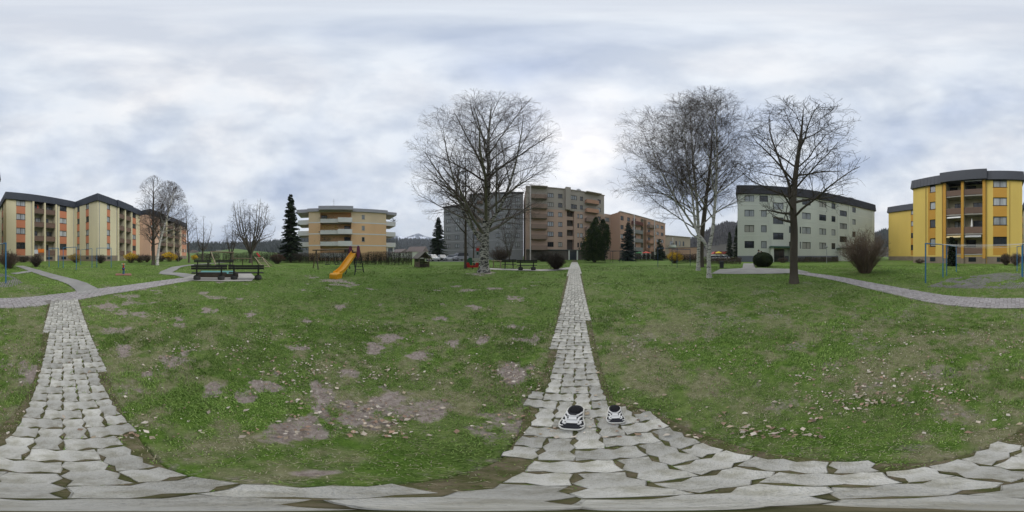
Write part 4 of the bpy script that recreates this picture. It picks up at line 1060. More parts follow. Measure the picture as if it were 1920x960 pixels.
root = place_tree(1489, 8.6, 'bare_tree', 'leafless tree with a thick dark straight trunk before the pale green block')
P_, rs = trunk_pts(t, [(0, 0, -.15), (-.02, 0, 1.2), (0, 0, 2.8), (-.05, 0, 4.3), (.08, 0, 6.2), (.3, 0, 8.5), (.42, .1, 10.4), (.5, 0, 12.5)], [.235, .21, .20, .175, .14, .10, .055, .015], 1.35)
PL, rl = trunk_pts(t, [(-.05, 0, 4.1), (-.22, .1, 4.9), (-.28, .1, 5.6), (-.75, .2, 7.2), (-1.25, .2, 9.5), (-1.4, .2, 11.8)], [.10, .09, .08, .06, .04, .012], 1)
cf = maple_cfg(.0058, 1.12)
stem_kids(t, P_, rs, 27, 3.0, cf, 74, 34, 4.8, 2.0, .42); stem_kids(t, PL, rl, 11, 5.2, cf, 60, 34, 2.6, 1.4, .55, phase=1)
t.build(root, m_dbark, m_dbark, m_dtwig)
# further trees
def simple_tree(px, d, H, rx, seed, label, name='bare_tree', z0=.25, mats=None, lean=0.0, r0=None, n=20, dens=.8, rmin=.009, ang=(55, 28), cfgf=None, cz=None):
    t = Tree(seed); c0 = z0*H; t.inside = ell(lean*.6, 0, cz or (H*.58), rx, rx, H*.46, .1); r0 = r0 or H*.014
    root = place_tree(px, d, name, label)
    P_, rs = trunk_pts(t, [(0, 0, -.15), (lean*.1, 0, H*.2), (lean*.4, 0, H*.45), (lean*.8, 0, H*.75), (lean, 0, H)], [r0, r0*.85, r0*.62, r0*.35, .012], 1.4)
    k = max(.5, H/16)
    cfg = (cfgf or birch_cfg)(dens=dens, rmin=rmin)
    stem_kids(t, P_, rs, n, c0, cfg, ang[0], ang[1], rx*1.15, rx*.5, .5)
    m = mats or (m_dbark, m_dbark, m_dtwig); t.build(root, *m)
simple_tree(287.5, 21, 11.9, 2.6, 31, 'dark bare tree touching the white birch by the cream block', z0=.2, r0=.24, n=30, ang=(66, 32), rmin=.0075, dens=.95)
simple_tree(294.5, 20.3, 10.8, 2.7, 32, 'white stemmed birch just right of the dark tree by the cream block', 'birch_tree', mats=(m_birch, m_bbranch_w, m_twig), lean=2.2, r0=.19, n=30, rmin=.0075, dens=1.15)
simple_tree(354.5, 28, 10.0, 2.4, 33, 'slim young bare tree at the end of the cream block', r0=.17, lean=-.6, n=16, rmin=.010, cfgf=maple_cfg)
simple_tree(334, 34, 5.5, 1.6, 35, 'small dark bare tree close to the salmon wall of the cream block', r0=.12, n=12, rmin=.010, cfgf=maple_cfg)
def vase_tree(px, d, H, rx, seed, label, stems=7, r0=.16, rmin=.010, fork=.15, n=7):
    t = Tree(seed); t.inside = ell(0, 0, H*.56, rx, rx, H*.47, .3); root = place_tree(px, d, 'bare_tree', label); q = t.r
    P_, rs = trunk_pts(t, [(0, 0, -.15), (0, 0, H*fork*.5), (0, 0, H*fork)], [r0*1.7, r0*1.5, r0*1.4], 1.35)
    for k in range(stems):
        a = 2*math.pi*k/stems+q.uniform(-.3, .3); s_ = q.uniform(.55, .95)*rx; h = H*q.uniform(.75, 1.0); c, s2 = math.cos(a), math.sin(a)
        Q, rq = trunk_pts(t, [(0, 0, H*fork*.9), (c*s_*.35, s2*s_*.35, H*.32), (c*s_*.68, s2*s_*.68, H*.55), (c*s_*.9, s2*s_*.9, h)], [r0*.9, r0*.7, r0*.45, .015], 1)
        stem_kids(t, Q, rq, n, H*.25, maple_cfg(rmin, .75), 48, 28, rx*.65, rx*.35, .6, phase=k)
    t.build(root, m_dbark, m_dbark, m_dtwig)
vase_tree(380, 30, 8.6, 2.3, 41, 'vase shaped bare tree in the gap right of the cream block', 4, .11, fork=.28, n=6)
vase_tree(470, 27, 10.8, 4.4, 42, 'broad many-stemmed bare tree behind the climbing ladder', 9, .17, fork=.14, n=8)
vase_tree(433, 32, 8.0, 2.7, 43, 'smaller many-stemmed bare tree left of the broad one', 5, .12, fork=.16, n=6)
simple_tree(873, 15.5, 12.5, 2.8, 44, 'dark slender bare tree just left of the big birch', r0=.15, n=18, rmin=.007, dens=.6)
simple_tree(888, 20, 7.5, 1.8, 45, 'thin bare sapling beside the red sign', r0=.09, n=12, dens=.6)
vase_tree(955, 30, 9.0, 2.8, 46, 'faint bare tree in front of the grey block right of the birch', 6, .09, fork=.12, n=6)

# ------------------------------------------------------------------ conifers
def needle_mat(key, a, b): return M(key, a, .8, .2, 1.2, col2=b, thr=(.35, .65), spec=.2)
m_needle = needle_mat('spruce_needles', (.020, .038, .019), (.066, .092, .045))
m_needle_b = needle_mat('blue_spruce_needles', (.020, .036, .032), (.055, .085, .075))
m_needle_p = needle_mat('pine_needles', (.018, .036, .015), (.070, .098, .036))
def conifer(px, d, H, rw, seed, label, mat, group='conifers among the houses', irregular=.12, base=.06, droop=.35, narrow=1.0, dense=1.0, px_small=False):
    x, y = PD(px, d); root = thing('conifer_tree', label, 'tree', (x, y, gz(x, y)-.05), 0, group); q = np.random.default_rng(seed)
    obj('trunk', MB().tube([(0, 0, -.1), (0, 0, H*.5), (0, 0, H*.97)], [H*.018, H*.011, .01], 7), m_dbark, root)
    P0 = []; P1 = []; Rw = []; nb = int(H*26*dense)
    for k in range(nb):
        t = (k+q.random())/nb; z = H*(base+(1-base)*t); L = rw*(1-t)**.75*q.uniform(1-irregular*3, 1+irregular*1.6)+.14; a = q.random()*6.283
        n = max(3, int(L/.14)); up = .25*(t-.5); c, s_ = math.cos(a), math.sin(a); dr = droop*(1-t)*q.uniform(.6, 1.3)
        pts = [np.array([c*L*f, s_*L*f, z+L*(up*f-dr*f*f+.12*dr*f**4*4)]) for f in np.linspace(.05, 1, n+1)]
        for i in range(n):
            for _ in range(8):
                f = q.random(); b = pts[i]*(1-f)+pts[i+1]*f; ln = (.20+.26*(1-i/n))*min(1, .5+L/2)*q.uniform(.6, 1.3)
                sd = q.choice([-1, 1]); dv = np.array([c*.6-s_*sd*.75, s_*.6+c*sd*.75, q.uniform(-.55, .15)]); P0.append(b); P1.append(b+unit(dv)*ln); Rw.append(.075*q.uniform(.6, 1.4))
    P0 = np.array(P0); P1 = np.array(P1); Rw = np.array(Rw)*max(.8, H/11); n = len(P0)
    T = P1-P0; S = np.cross(T, q.normal(0, 1, (n, 3))); S /= np.linalg.norm(S, axis=1, keepdims=True)+1e-9; S *= Rw[:, None]
    V = np.stack([P0-S*.4, P0*.45+P1*.55-S, P1, P0*.45+P1*.55+S], 1).reshape(-1, 3); F = (np.arange(n)*4)[:, None]+np.array([[0, 1, 2, 3]])
    obj('crown', mesh_np('crown', V, F, mat), None, root)
conifer(545, 29.5, 12.9, 2.15, 51, 'tall dark spruce at the left end of the orange block', m_needle)
conifer(822, 46, 12.3, 3.0, 52, 'dark spruce standing beside the grey block', m_needle, base=.03, irregular=.06)
conifer(1178, 38, 9.2, 2.3, 54, 'blue-green spruce in front of the balcony block', m_needle_b, base=.04)
conifer(1237, 42, 5.6, 1.7, 55, 'small dark conical evergreen near the yellow forsythia', m_needle, base=.02, irregular=.04)
conifer(1368, 46, 8.0, 1.2, 56, 'narrow spruce left of the pale green block', m_needle, irregular=.05)
conifer(1382, 44, 9.5, 1.3, 58, 'dark spruce close against the corner of the pale green block', m_needle, irregular=.05)
conifer(1785, 18.2, 3.3, .36, 57, 'slim dark cypress between the blue frames before the yellow block', needle_mat('cypress_scales', (.010, .020, .010), (.030, .045, .018)), base=.0, droop=-.9, irregular=.05, dense=2.4)
# broad pine made of several leaders
def pine():
    x, y = PD(1115, 29.5); root = thing('conifer_tree', 'broad bushy dark pine right of the path end', 'tree', (x, y, gz(x, y)-.05), -az(1115), 'conifers among the houses'); q = np.random.default_rng(61)
    tk = MB(); P0 = []; P1 = []
    for k, (lx, ly, h, w) in enumerate([(.2, 0, 8.2, 1.5), (1.5, .3, 7.9, 1.3), (-1.0, .2, 6.0, 1.6), (-1.7, -.2, 3.6, 1.3), (1.9, -.3, 5.5, 1.2), (.4, -.9, 6.2, 1.5), (.3, .9, 6.6, 1.4), (-.4, -.5, 7.0, 1.2), (2.3, .4, 7.0, .8)]):
        tk.tube([(0, 0, -.1), (lx*.4, ly*.4, h*.3), (lx, ly, h*.65), (lx*1.02, ly, h*.97)], [.14, .11, .07, .01], 6)
        for j in range(int(h*150)):
            z = q.uniform(.04, 1)**.9*h; t = z/h; rr = w*math.sin(min(1, (1-t)*1.6+.08)*1.45)*q.uniform(.3, 1.08); a = q.random()*6.283
            f = min(1, t/.65); cx = lx*(.4+.6*f); b = np.array([cx+rr*math.cos(a), ly*f+rr*math.sin(a), z]); dv = np.array([math.cos(a)*.5, math.sin(a)*.5, .75])+q.normal(0, .3, 3)
            for _ in range(3): P0.append(b+q.normal(0, .06, 3)); P1.append(P0[-1]+unit(dv+q.normal(0, .35, 3))*q.uniform(.16, .36))
    obj('trunk', tk, m_dbark, root); P0 = np.array(P0); P1 = np.array(P1); n = len(P0); T = P1-P0; S = np.cross(T, q.normal(0, 1, (n, 3))); S /= np.linalg.norm(S, axis=1, keepdims=True)+1e-9; S *= .045
    V = np.stack([P0-S*.5, P0*.4+P1*.6-S, P1, P0*.4+P1*.6+S], 1).reshape(-1, 3); obj('crown', mesh_np('crown', V, (np.arange(n)*4)[:, None]+np.array([[0, 1, 2, 3]]), m_needle_p), None, root)
pine()

# ------------------------------------------------------------------ shrubs and hedges
m_sh_brown = M('brown_shrub_twigs', (.115, .085, .062), .9, .3, 2); m_sh_dark = M('dark_shrub_twigs', (.050, .042, .032), .9, .3, 2); m_sh_tan = M('tan_shrub_twigs', (.205, .155, .115), .9, .3, 2)
m_fors = M('forsythia_flowers', (.62, .40, .012), .7, .2, 3); m_fors2 = M('fading_forsythia', (.30, .21, .03), .8, .25, 3); m_yew = needle_mat('yew_leaves', (.010, .021, .008), (.034, .052, .017)); m_hleaf = M('old_hedge_leaves', (.060, .046, .034), .9, .35, 1.5)
def quads(n, C, size, q, flat=0):
    N_ = q.normal(0, 1, (n, 3)); N_ /= np.linalg.norm(N_, axis=1, keepdims=True); A = np.cross(N_, q.normal(0, 1, (n, 3))); A /= np.linalg.norm(A, axis=1, keepdims=True)+1e-9; B = np.cross(N_, A)
    s = (size*q.uniform(.6, 1.3, n))[:, None]; V = np.stack([C-A*s, C+B*s*.55, C+A*s, C-B*s*.55], 1).reshape(-1, 3); return V, (np.arange(n)*4)[:, None]+np.array([[0, 1, 2, 3]])
def shrub(px, d, w, h, seed, label, m_tw, m_leaf=None, leaf_n=0, leaf_s=.04, stems=60, group='shrubs and bushes', name='shrub', spread=1.0, rmin=.006, up=.35, round_=True, lo=.15):
    x, y = PD(px, d); root = thing(name, label, 'shrub', (x, y, gz(x, y)-.02), -az(px), group); q = np.random.default_rng(seed); S = []
    for k in range(stems):
        a = q.random()*6.283; rr = math.sqrt(q.random()); tip = np.array([w/2*rr*math.cos(a), w/2*rr*math.sin(a), h*(math.sqrt(max(0, 1-(rr*.85)**2)) if round_ else 1)*q.uniform(.72, 1.05)])
        b = np.array([tip[0]*.22, tip[1]*.22, 0]); n = 6; prev = b
        mid = b*.4+tip*.6+np.array([0, 0, h*.12*up]); pts = [(1-f)**2*b+2*f*(1-f)*mid+f*f*tip+q.normal(0, .015*w, 3)*f for f in np.linspace(0, 1, n+1)]
        for i in range(n):
            S.append((pts[i], pts[i+1], .02*(1-i/n)*h**.5*.6+rmin, .02*(1-(i+1)/n)*h**.5*.6+rmin))
            for _ in range(3 if i > 0 else 0):
                f = q.random(); p0 = pts[i]*(1-f)+pts[i+1]*f; dv = unit(pts[i+1]-pts[i]); dv = unit(dv+q.normal(0, .55, 3)); L = h*q.uniform(.08, .26); p1 = p0+dv*L*.5; p2 = p1+unit(dv+q.normal(0, .3, 3)+np.array([0, 0, .2]))*L*.5
                S.append((p0, p1, rmin*1.2, rmin)); S.append((p1, p2, rmin, rmin*.7))
                for _ in range(2): p3 = p1+unit(dv+q.normal(0, .6, 3))*L*.5; S.append((p1, p3, rmin*.9, rmin*.6))
    V, F = frusta([s[0] for s in S], [s[1] for s in S], [s[2] for s in S], [s[3] for s in S], 3); obj('stems', mesh_np('stems', V, F, m_tw), None, root)
    if m_leaf is not None and leaf_n:
        u = q.normal(0, 1, (leaf_n, 3)); u /= np.linalg.norm(u, axis=1, keepdims=True); rr = q.uniform(.55, 1.03, (leaf_n, 1)); C = u*rr*np.array([[w/2, w/2, h*.5*(1-lo)]])+np.array([[0, 0, h*(.5+lo*.5)]])
        C += (fbm(C[:, 0]*4/w+seed, C[:, 2]*4/h, 2)[:, None]-.5)*u*w*.28; C = C[C[:, 2] > .03]
        V, F = quads(len(C), C, leaf_s, q); obj('foliage', mesh_np('foliage', V, F, m_leaf), None, root)
    return root
shrub(1622, 12.3, 3.5, 3.2, 71, 'large bare fan shaped bush beside the curved path before the yellow block', m_sh_tan, stems=170, rmin=.0048, up=.9)
shrub(1937, 15.4, 2.0, 1.65, 72, 'brown rounded bush beside the nearest blue post by the cream block', m_sh_brown, m_hleaf, 1500, .03, 90)
shrub(1988, 17.4, 1.4, 1.3, 73, 'egg shaped bare bush on the lawn beside the diagonal path', m_sh_dark, m_hleaf, 900, .03, 70)
shrub(1963, 30, 3.0, 1.1, 74, 'low dark clipped shrub under the first window column of the cream block', m_sh_dark, m_hleaf, 1500, .05, 60)
shrub(2061, 28, 2.4, 1.5, 75, 'fading yellow-green forsythia in front of the inner corner of the cream block', m_sh_brown, m_fors2, 2200, .05, 50)
shrub(2108.5, 26, 1.9, 1.35, 76, 'small dark rounded shrub in front of the projecting cream wall', m_sh_dark, m_hleaf, 1200, .045, 60)
shrub(2165.5, 28, 2.5, 1.55, 77, 'bright yellow forsythia left of the two birches', m_sh_brown, m_fors, 3400, .05, 50, lo=.3)
shrub(2183, 29, 2.6, 1.4, 78, 'brown rounded shrub right of the left forsythia', m_sh_brown, m_hleaf, 1500, .05, 60)
shrub(2195.5, 30, 1.4, 1.4, 79, 'narrow brown shrub before the salmon wall', m_sh_brown, m_hleaf, 900, .05, 50)
shrub(2221.5, 33, 1.8, 1.2, 80, 'dark shrub between the white birch and the right forsythia', m_sh_dark, m_hleaf, 900, .05, 50)
shrub(2238, 34, 3.3, 1.8, 81, 'bright yellow forsythia right of the two birches', m_sh_brown, m_fors, 4200, .06, 50, lo=.25)
shrub(2254, 36, 2.0, 1.2, 82, 'low dark shrub right of the right forsythia', m_sh_dark, m_hleaf, 900, .05, 50)
shrub(2284.5, 46, 2.0, 1.5, 83, 'small far yellow forsythia past the end of the cream block', m_sh_brown, m_fors, 1500, .07, 30)
shrub(1043, 14.7, 1.75, 1.4, 84, 'dark round bush on the lawn left of the paved path', m_sh_dark, m_hleaf, 1800, .03, 110)
shrub(520, 24, 2.2, 1.55, 85, 'reddish brown leafy bush at the left end of the long hedge', m_sh_dark, M('copper_leaves', (.085, .042, .026), .85, .3, 2), 2600, .05, 50)
shrub(1265, 26, 2.6, 1.9, 86, 'bright yellow forsythia at the left end of the dark hedge', m_sh_brown, m_fors, 3600, .05, 50, lo=.2)
shrub(1886, 20.5, 1.5, 1.5, 87, 'brown clipped shrub at the right foot of the yellow block', m_sh_brown, m_hleaf, 2200, .035, 70)
shrub(1905, 19.5, 1.5, 1.5, 88, 'paler brown clipped shrub in front of the right corner of the yellow block', m_sh_tan, m_hleaf, 2200, .035, 70)
shrub(1725, 25, 1.5, .7, 89, 'low brown shrub at the left foot of the yellow block', m_sh_brown, m_hleaf, 900, .04, 40)
shrub(1468, 27.5, 2.0, 1.0, 90, 'low shrub in front of the green canopied entrance', m_sh_brown, m_hleaf, 700, .04, 40)
shrub(938, 33, 5.0, 3.0, 91, 'wide brown bare thicket right of the big birch trunk', m_sh_brown, m_hleaf, 1500, .05, 120, rmin=.009)
shrub(1020, 34, 4.5, 2.0, 92, 'dark thicket before the ground floor of the tall brown block', m_sh_dark, m_hleaf, 2500, .05, 80, rmin=.009)
def yew_ball():
    x, y = PD(1430.5, 17.5); root = thing('shrub', 'dark green clipped ball of yew by the pale green block', 'shrub', (x, y, gz(x, y)-.02), 0, 'shrubs and bushes'); q = np.random.default_rng(93)
    obj('core', MB().blob((0, 0, .74), (1.05, 1.05, .78), noise=.03, seg=24, rings=14), m_yew, root, smooth=True)
    n = 9000; u = q.normal(0, 1, (n, 3)); u /= np.linalg.norm(u, axis=1, keepdims=True); C = u*np.array([[1.09, 1.09, .82]])*q.uniform(.95, 1.03, (n, 1))+np.array([[0, 0, .75]]); C = C[C[:, 2] > .02]; V, F = quads(len(C), C, .035, q); obj('foliage', mesh_np('foliage', V, F, m_yew), None, root)
yew_ball()
def hedge(A, B, wd, h, seed, label, m_tw, m_leaf, dens=260, leaf=380, name='hedge', ls=.05):
    A = np.array(A); B = np.array(B); L = float(np.linalg.norm(B-A)); root = thing(name, label, 'hedge', (A[0], A[1], gz(*A)-.03), math.atan2(B[1]-A[1], B[0]-A[0])); q = np.random.default_rng(seed)
    n = int(L*dens*.5); x = q.uniform(0, L, n); y = q.uniform(-wd/2, wd/2, n); hh = h*(.86+.22*fbm(x*.8+seed, x*0+seed, 3))
    b = np.stack([x, y*.7, 0*x+q.uniform(0, .4, n)*h], 1); t = b+np.stack([q.normal(0, .16, n), q.normal(0, .12, n), hh*q.uniform(.35, 1.0, n)], 1); t[:, 2] = np.minimum(t[:, 2], hh*q.uniform(.93, 1.05, n)); t[:, 1] = np.clip(t[:, 1], -wd/2, wd/2)
    V, F = frusta(b, t, np.full(n, .011), np.full(n, .006), 3); obj('stems', mesh_np('stems', V, F, m_tw), None, root)
    n = int(L*leaf); x = q.uniform(0, L, n); hh = h*(.86+.22*fbm(x*.8+seed, x*0+seed, 3)); C = np.stack([x, q.uniform(-wd/2, wd/2, n)*1.04, hh*q.random(n)**.8], 1)
    V, F = quads(n, C, ls, q); obj('foliage', mesh_np('foliage', V, F, m_leaf), None, root)
hedge((-29.6, 4.9), (-11.9, 16.9), 1.2, 1.75, 94, 'long brown winter hedge between the slide and the orange block', m_sh_dark, m_hleaf, 260, 420)
hedge(PD(1316, 23), PD(1390, 23.5), .9, 1.05, 95, 'low brown hedge left of the pale green block', m_sh_brown, m_hleaf)
hedge(PD(1492, 28.5), PD(1572, 30), 1.0, 1.0, 96, 'low clipped hedge along the foot of the pale green block', m_sh_brown, M('green_brown_hedge', (.055, .058, .030), .9, .3, 2))
hedge(PD(1262, 28), PD(1318, 27), 1.2, 1.55, 97, 'dark hedge running right from the forsythia to the birches', m_sh_dark, m_hleaf)
hedge(PD(1190, 44), PD(1252, 43), 1.2, 1.6, 98, 'green-brown hedge at the foot of the balcony block', m_sh_dark, M('dull_green_hedge', (.035, .048, .022), .9, .3, 2), 160, 300, ls=.07)
hedge(PD(366, 52), PD(412, 44), 1.5, 2.0, 99, 'dark far hedge behind the wooden swing frame', m_sh_dark, m_hleaf, 100, 250, ls=.09)
hedge(PD(416, 33), PD(520, 33), 1.4, 2.0, 100, 'dark hedge behind the broad bare tree', m_sh_dark, M('hedge_mud_green', (.045, .045, .028), .9, .3, 2), 160, 320, ls=.06)

# ------------------------------------------------------------------ hills, forest, mountain
def ridge(name, px0, px1, d, prof, depth, mat, label, n=90, rough=.06, seed=0, base=-3):
    """a hill: rising slope from distance d to d+depth, its crest following prof (photo px, photo py)"""
    q = np.random.default_rng(seed); V = []; K = 9
    xs = [p[0] for p in prof]; ys = [p[1] for p in prof]; D1 = d+depth
    for i in range(n+1):
        px = px0+(px1-px0)*i/n; top = zat(np.interp(px, xs, ys), D1); top = top*(1+rough*(float(fbm(np.array([px*.05+seed]), np.array([seed*1.7]), 5)[0])-.5)*2)
        for k in range(K+1):
            f = k/K; dd = d+depth*f; x, y = PD(px, dd); V.append((x, y, base+(top-base)*(f**.8)+(fbm(np.array([x*.02]), np.array([y*.02]), 3)[0]-.5)*rough*top*.8*(f < 1)))
        x, y = PD(px, D1*1.25); V.append((x, y, base))
    W = K+2; F = [(i*W+k, i*W+k+1, (i+1)*W+k+1, (i+1)*W+k) for i in range(n) for k in range(W-1)]
    mb = MB(); mb.v = V; mb.f = [f[::-1] for f in F]; o = obj(name, mb, mat, smooth=True); return tag(o, label, kind='structure'), np.array(V).reshape(n+1, W, 3)
def wood(label, grid, n, h, seed, mat, kmin=2, kmax=9):
    q = np.random.default_rng(seed); i = q.uniform(0, grid.shape[0]-1.001, n); k = q.uniform(kmin, kmax, n); i0 = i.astype(int); k0 = k.astype(int); fi = (i-i0)[:, None]; fk = (k-k0)[:, None]
    p = (grid[i0, k0]*(1-fi)+grid[i0+1, k0]*fi)*(1-fk)+(grid[i0, k0+1]*(1-fi)+grid[i0+1, k0+1]*fi)*fk
    hh = h*q.uniform(.6, 1.25, n); V, F = frusta(p-np.array([0, 0, 1.]), p+np.stack([0*hh, 0*hh, hh], 1), hh*q.uniform(.22, .36, n), hh*.01, 6)
    V = V+q.normal(0, .03*h, V.shape)
    return tag(obj('conifer_wood', mesh_np('conifer_wood', V, F, mat), None), label, 'wood', kind='stuff')
m_forest = M('far_forest', (.030, .040, .032), .95, .35, .05); m_hill = M('brown_hillside', (.060, .055, .042), .95, .25, .02); m_field = M('green_field', (.085, .14, .03), .95, .15, .02)
m_fhill = M('wooded_hill_floor', (.028, .032, .024), .95, .3, .03)
def snow_mat():
    m = M('snowy_mountain', (.055, .075, .115), .95, .2, .012, col2=(.70, .74, .82), thr=(.53, .56), bump=0); return m
ridge('mountain', 728, 860, 1500, [(728, 446), (745, 443), (760, 442), (775, 441), (785, 439), (800, 444), (815, 446), (860, 452)], 500, snow_mat(), 'snow streaked blue mountain far behind the orange block', 120, .10, 3, -20)
o, g = ridge('hill', 330, 745, 240, [(330, 459), (420, 460), (480, 459), (520, 455), (560, 448), (600, 448), (745, 452)], 160, m_fhill, 'low dark wooded hills on the left horizon', 140, .05, 4); wood('dark conifer wood on the left horizon hills', g, 2600, 9, 4, m_forest)
o, g = ridge('hill', 730, 850, 420, [(730, 452), (770, 453), (810, 454), (850, 456)], 200, m_fhill, 'dark wooded ridge below the snowy mountain', 60, .04, 5); wood('dark conifer wood below the snowy mountain', g, 1500, 14, 5, m_forest)
o, g = ridge('field', 340, 520, 75, [(340, 474), (400, 471), (440, 466), (480, 471), (520, 474)], 70, m_field, 'sloping green field beyond the hedges on the left', 60, .04, 6, -1)
o, g = ridge('hill', 1275, 1400, 200, [(1275, 462), (1310, 446), (1340, 426), (1360, 421), (1385, 420), (1400, 424)], 160, m_hill, 'steep brown wooded hill between the birches and the pale green block', 70, .05, 7); wood('bare grey-brown wood on the steep hill behind the birches', g, 2600, 8, 7, M('bare_wood', (.060, .054, .050), .95, .35, .06))
o, g = ridge('hill', 1630, 1720, 220, [(1630, 444), (1650, 436), (1672, 432), (1720, 438)], 140, m_hill, 'wooded hill between the green and the yellow blocks', 40, .05, 8); wood('dark wood on the hill between the green and yellow blocks', g, 900, 8, 8, m_forest)

# ------------------------------------------------------------------ benches and playground
m_bench = M('dark_stained_plank', (.022, .022, .021), .7, .25, 3, stretch=(.4, 4, 4), bump=.2); m_stone = M('dark_concrete_foot', (.055, .055, .052), .9, .25, 5, bump=.4)
m_wood = M('weathered_wood', (.16, .125, .09), .9, .25, 3, stretch=(4, 4, .5), bump=.3); m_wood_p = M('pale_peeled_wood', (.34, .28, .205), .85, .2, 3, stretch=(4, 4, .5)); m_wood_d = M('dark_weathered_wood', (.060, .050, .038), .9, .3, 3, stretch=(4, 4, .5), bump=.3)
m_blue = M('blue_painted_steel', (.035, .16, .33), .45, .2, 6); m_teal = M('teal_cover_sheet', (.07, .24, .22), .6, .12, 2); m_navy = M('dark_steel', (.022, .028, .036), .5, .2, 5)
m_yslide = M('yellow_slide_plastic', (.70, .33, .012), .35, .06, 2, spec=.5); m_plum = M('plum_plastic', (.135, .030, .075), .4, .08, 2); m_redp = M('red_plastic', (.45, .03, .035), .4, .1, 3)
def face_rz(px): return -az(px)
def bench(px, d, L, label, rz=None, back=True, group='park benches', mat=None, h=.44, feet=True):
    """local x along the bench; its back (y<0) is towards the camera"""
    x, y = PD(px, d); m = mat or m_bench; root = thing('bench', label, 'bench', (x, y, gz(x, y)), face_rz(px) if rz is None else rz, group)
    for k in range(3): obj('seat_plank', MB().box(-L/2, L/2, .02+k*.15, .15+k*.15, h-.05, h), m, root, bevel=.008)
    if back:
        for k in range(2): obj('back_plank', MB().box(-L/2, L/2, -.10, -.055, h+.20+k*.13, h+.315+k*.13), m, root, bevel=.008)
    for sx in (-1, 1):
        f = obj('foot', MB().lathe([(.13, -.05), (.20, .03), (.215, .13), (.19, .24), (.12, .29)], 12, (sx*(L/2-.32), .17, 0)), m_stone, root, smooth=True) if feet else obj('leg', MB().box(sx*(L/2-.3)-.04, sx*(L/2-.3)+.04, .05, .38, -.05, h-.05), m_stone, root)
        mb = MB().box(sx*(L/2-.32)-.045, sx*(L/2-.32)+.045, .04, .44, h-.13, h-.055)
        if back: mb.prism([(-.04, h-.13), (.04, h-.13), (-.005, h+.46), (-.052, h+.46)], sx*(L/2-.32)-.045, sx*(L/2-.32)+.045, 'x')
        obj('bracket', mb, m, root)
bench(392, 9.3, 2.05, 'dark bench seen from behind, left of the front pair before the teal sandpit'); bench(461.5, 9.4, 2.05, 'dark bench seen from behind, right of the front pair before the teal sandpit')
bench(380, 14.6, 1.55, 'dark bench beyond the sandpit, the left one', feet=False); bench(421, 14.4, 1.6, 'dark bench beyond the sandpit, the right one', feet=False)
bench(954.5, 15.0, 1.35, 'dark bench right of the big birch, the left one', feet=False); bench(988, 13.9, 1.75, 'dark bench right of the big birch, the right one, near the round bush')
bench(894, 18.5, 1.05, 'pale grey bench just left of the big birch trunk', mat=M('pale_bench', (.42, .41, .38), .8, .1, 3), feet=False)
x, y = PD(932, 16.5); tb = thing('picnic_table', 'small pale wooden table right of the big birch', 'table', (x, y, gz(x, y)), face_rz(932))
for k in range(3): obj('top_plank', MB().box(-.55, .55, -.3+k*.2, -.11+k*.2, .66, .70), m_wood_p, tb)
for s_ in (-1, 1): obj('leg', MB().box(s_*.35-.05, s_*.35+.05, -.2, .2, -.05, .66), m_wood_p, tb)
x, y = PD(408, 11.3); sp = thing('sandpit', 'low sandpit with a teal cover sheet behind the front benches', 'sandpit', (x, y, gz(x, y)), face_rz(408))
mb = MB()
for i in range(9):
    for j in range(7): mb.v.append((-1.2+2.4*i/8, -1.0+2.0*j/6, .20+.03*math.sin(i*1.7)*math.cos(j*1.3)))
mb.f = [(i*7+j, (i+1)*7+j, (i+1)*7+j+1, i*7+j+1) for i in range(8) for j in range(6)]; obj('cover', mb, m_teal, sp, smooth=True)
for a in ((-1.3, 1.3, -1.12, -1.0), (-1.3, 1.3, 1.0, 1.12), (-1.3, -1.2, -1, 1), (1.2, 1.3, -1, 1)): obj('rim_board', MB().box(a[0], a[1], a[2], a[3], -.03, .2), m_wood_d, sp)

def W3(px, py, d): 
    x, y = PD(px, d); return np.array([x, y, zat(py, d)])
def rel(root, *pts): return [tuple(np.array(p)-np.array(root.location)) for p in pts]
# slide
gp = P(655, 515); sl = thing('slide', 'yellow slide with plum side panels and a dark ladder', 'slide', (gp[0], gp[1], gz(*gp)))
ta = W3(664.5, 475, 12.0); tb_ = W3(631, 516.5, 10.15)
pts = [ta, ta*.62+tb_*.38+np.array([0, 0, -.06]), ta*.30+tb_*.70+np.array([0, 0, -.12]), ta*.08+tb_*.92+np.array([0, 0, -.02]), tb_+np.array([0, 0, .06])]
cp = polyline3(pts, 5); sd = unit(np.array([(tb_-ta)[1], -(tb_-ta)[0], 0])); mb = MB(); base = np.array(sl.location); prof = [(-.27, .20), (-.25, .20), (-.23, .02), (.23, .02), (.25, .20), (.27, .20), (.26, -.03), (-.26, -.03)]
for p in cp:
    for a, b in prof: mb.v.append(tuple(p-base+sd*a+np.array([0, 0, b])))
n = len(prof); mb.f = [(i*n+k, i*n+(k+1) % n, (i+1)*n+(k+1) % n, (i+1)*n+k) for i in range(len(cp)-1) for k in range(n)]; mb.f += [tuple(range(n)), tuple((len(cp)-1)*n+k for k in reversed(range(n)))]
obj('chute', mb, m_yslide, sl, smooth=False, bevel=.01)
fw = unit(np.array([(tb_-ta)[0], (tb_-ta)[1], 0])); bp = tb_-base
mb = MB(); e_ = [(-.30, .10), (.22, .10), (.30, .02), (.32, -.30), (.22, -.36), (-.2, -.36)]
n = len(e_)
for s_ in (-.30, .30):
    for a, b in e_: mb.v.append(tuple(bp+fw*(a+.05)+sd*s_+np.array([0, 0, b+.06])))
mb.f = [tuple(range(n)), tuple(n+k for k in reversed(range(n)))]+[(k, n+k, n+(k+1) % n, (k+1) % n) for k in range(n)]; obj('chute_end', mb, m_yslide, sl, bevel=.03)
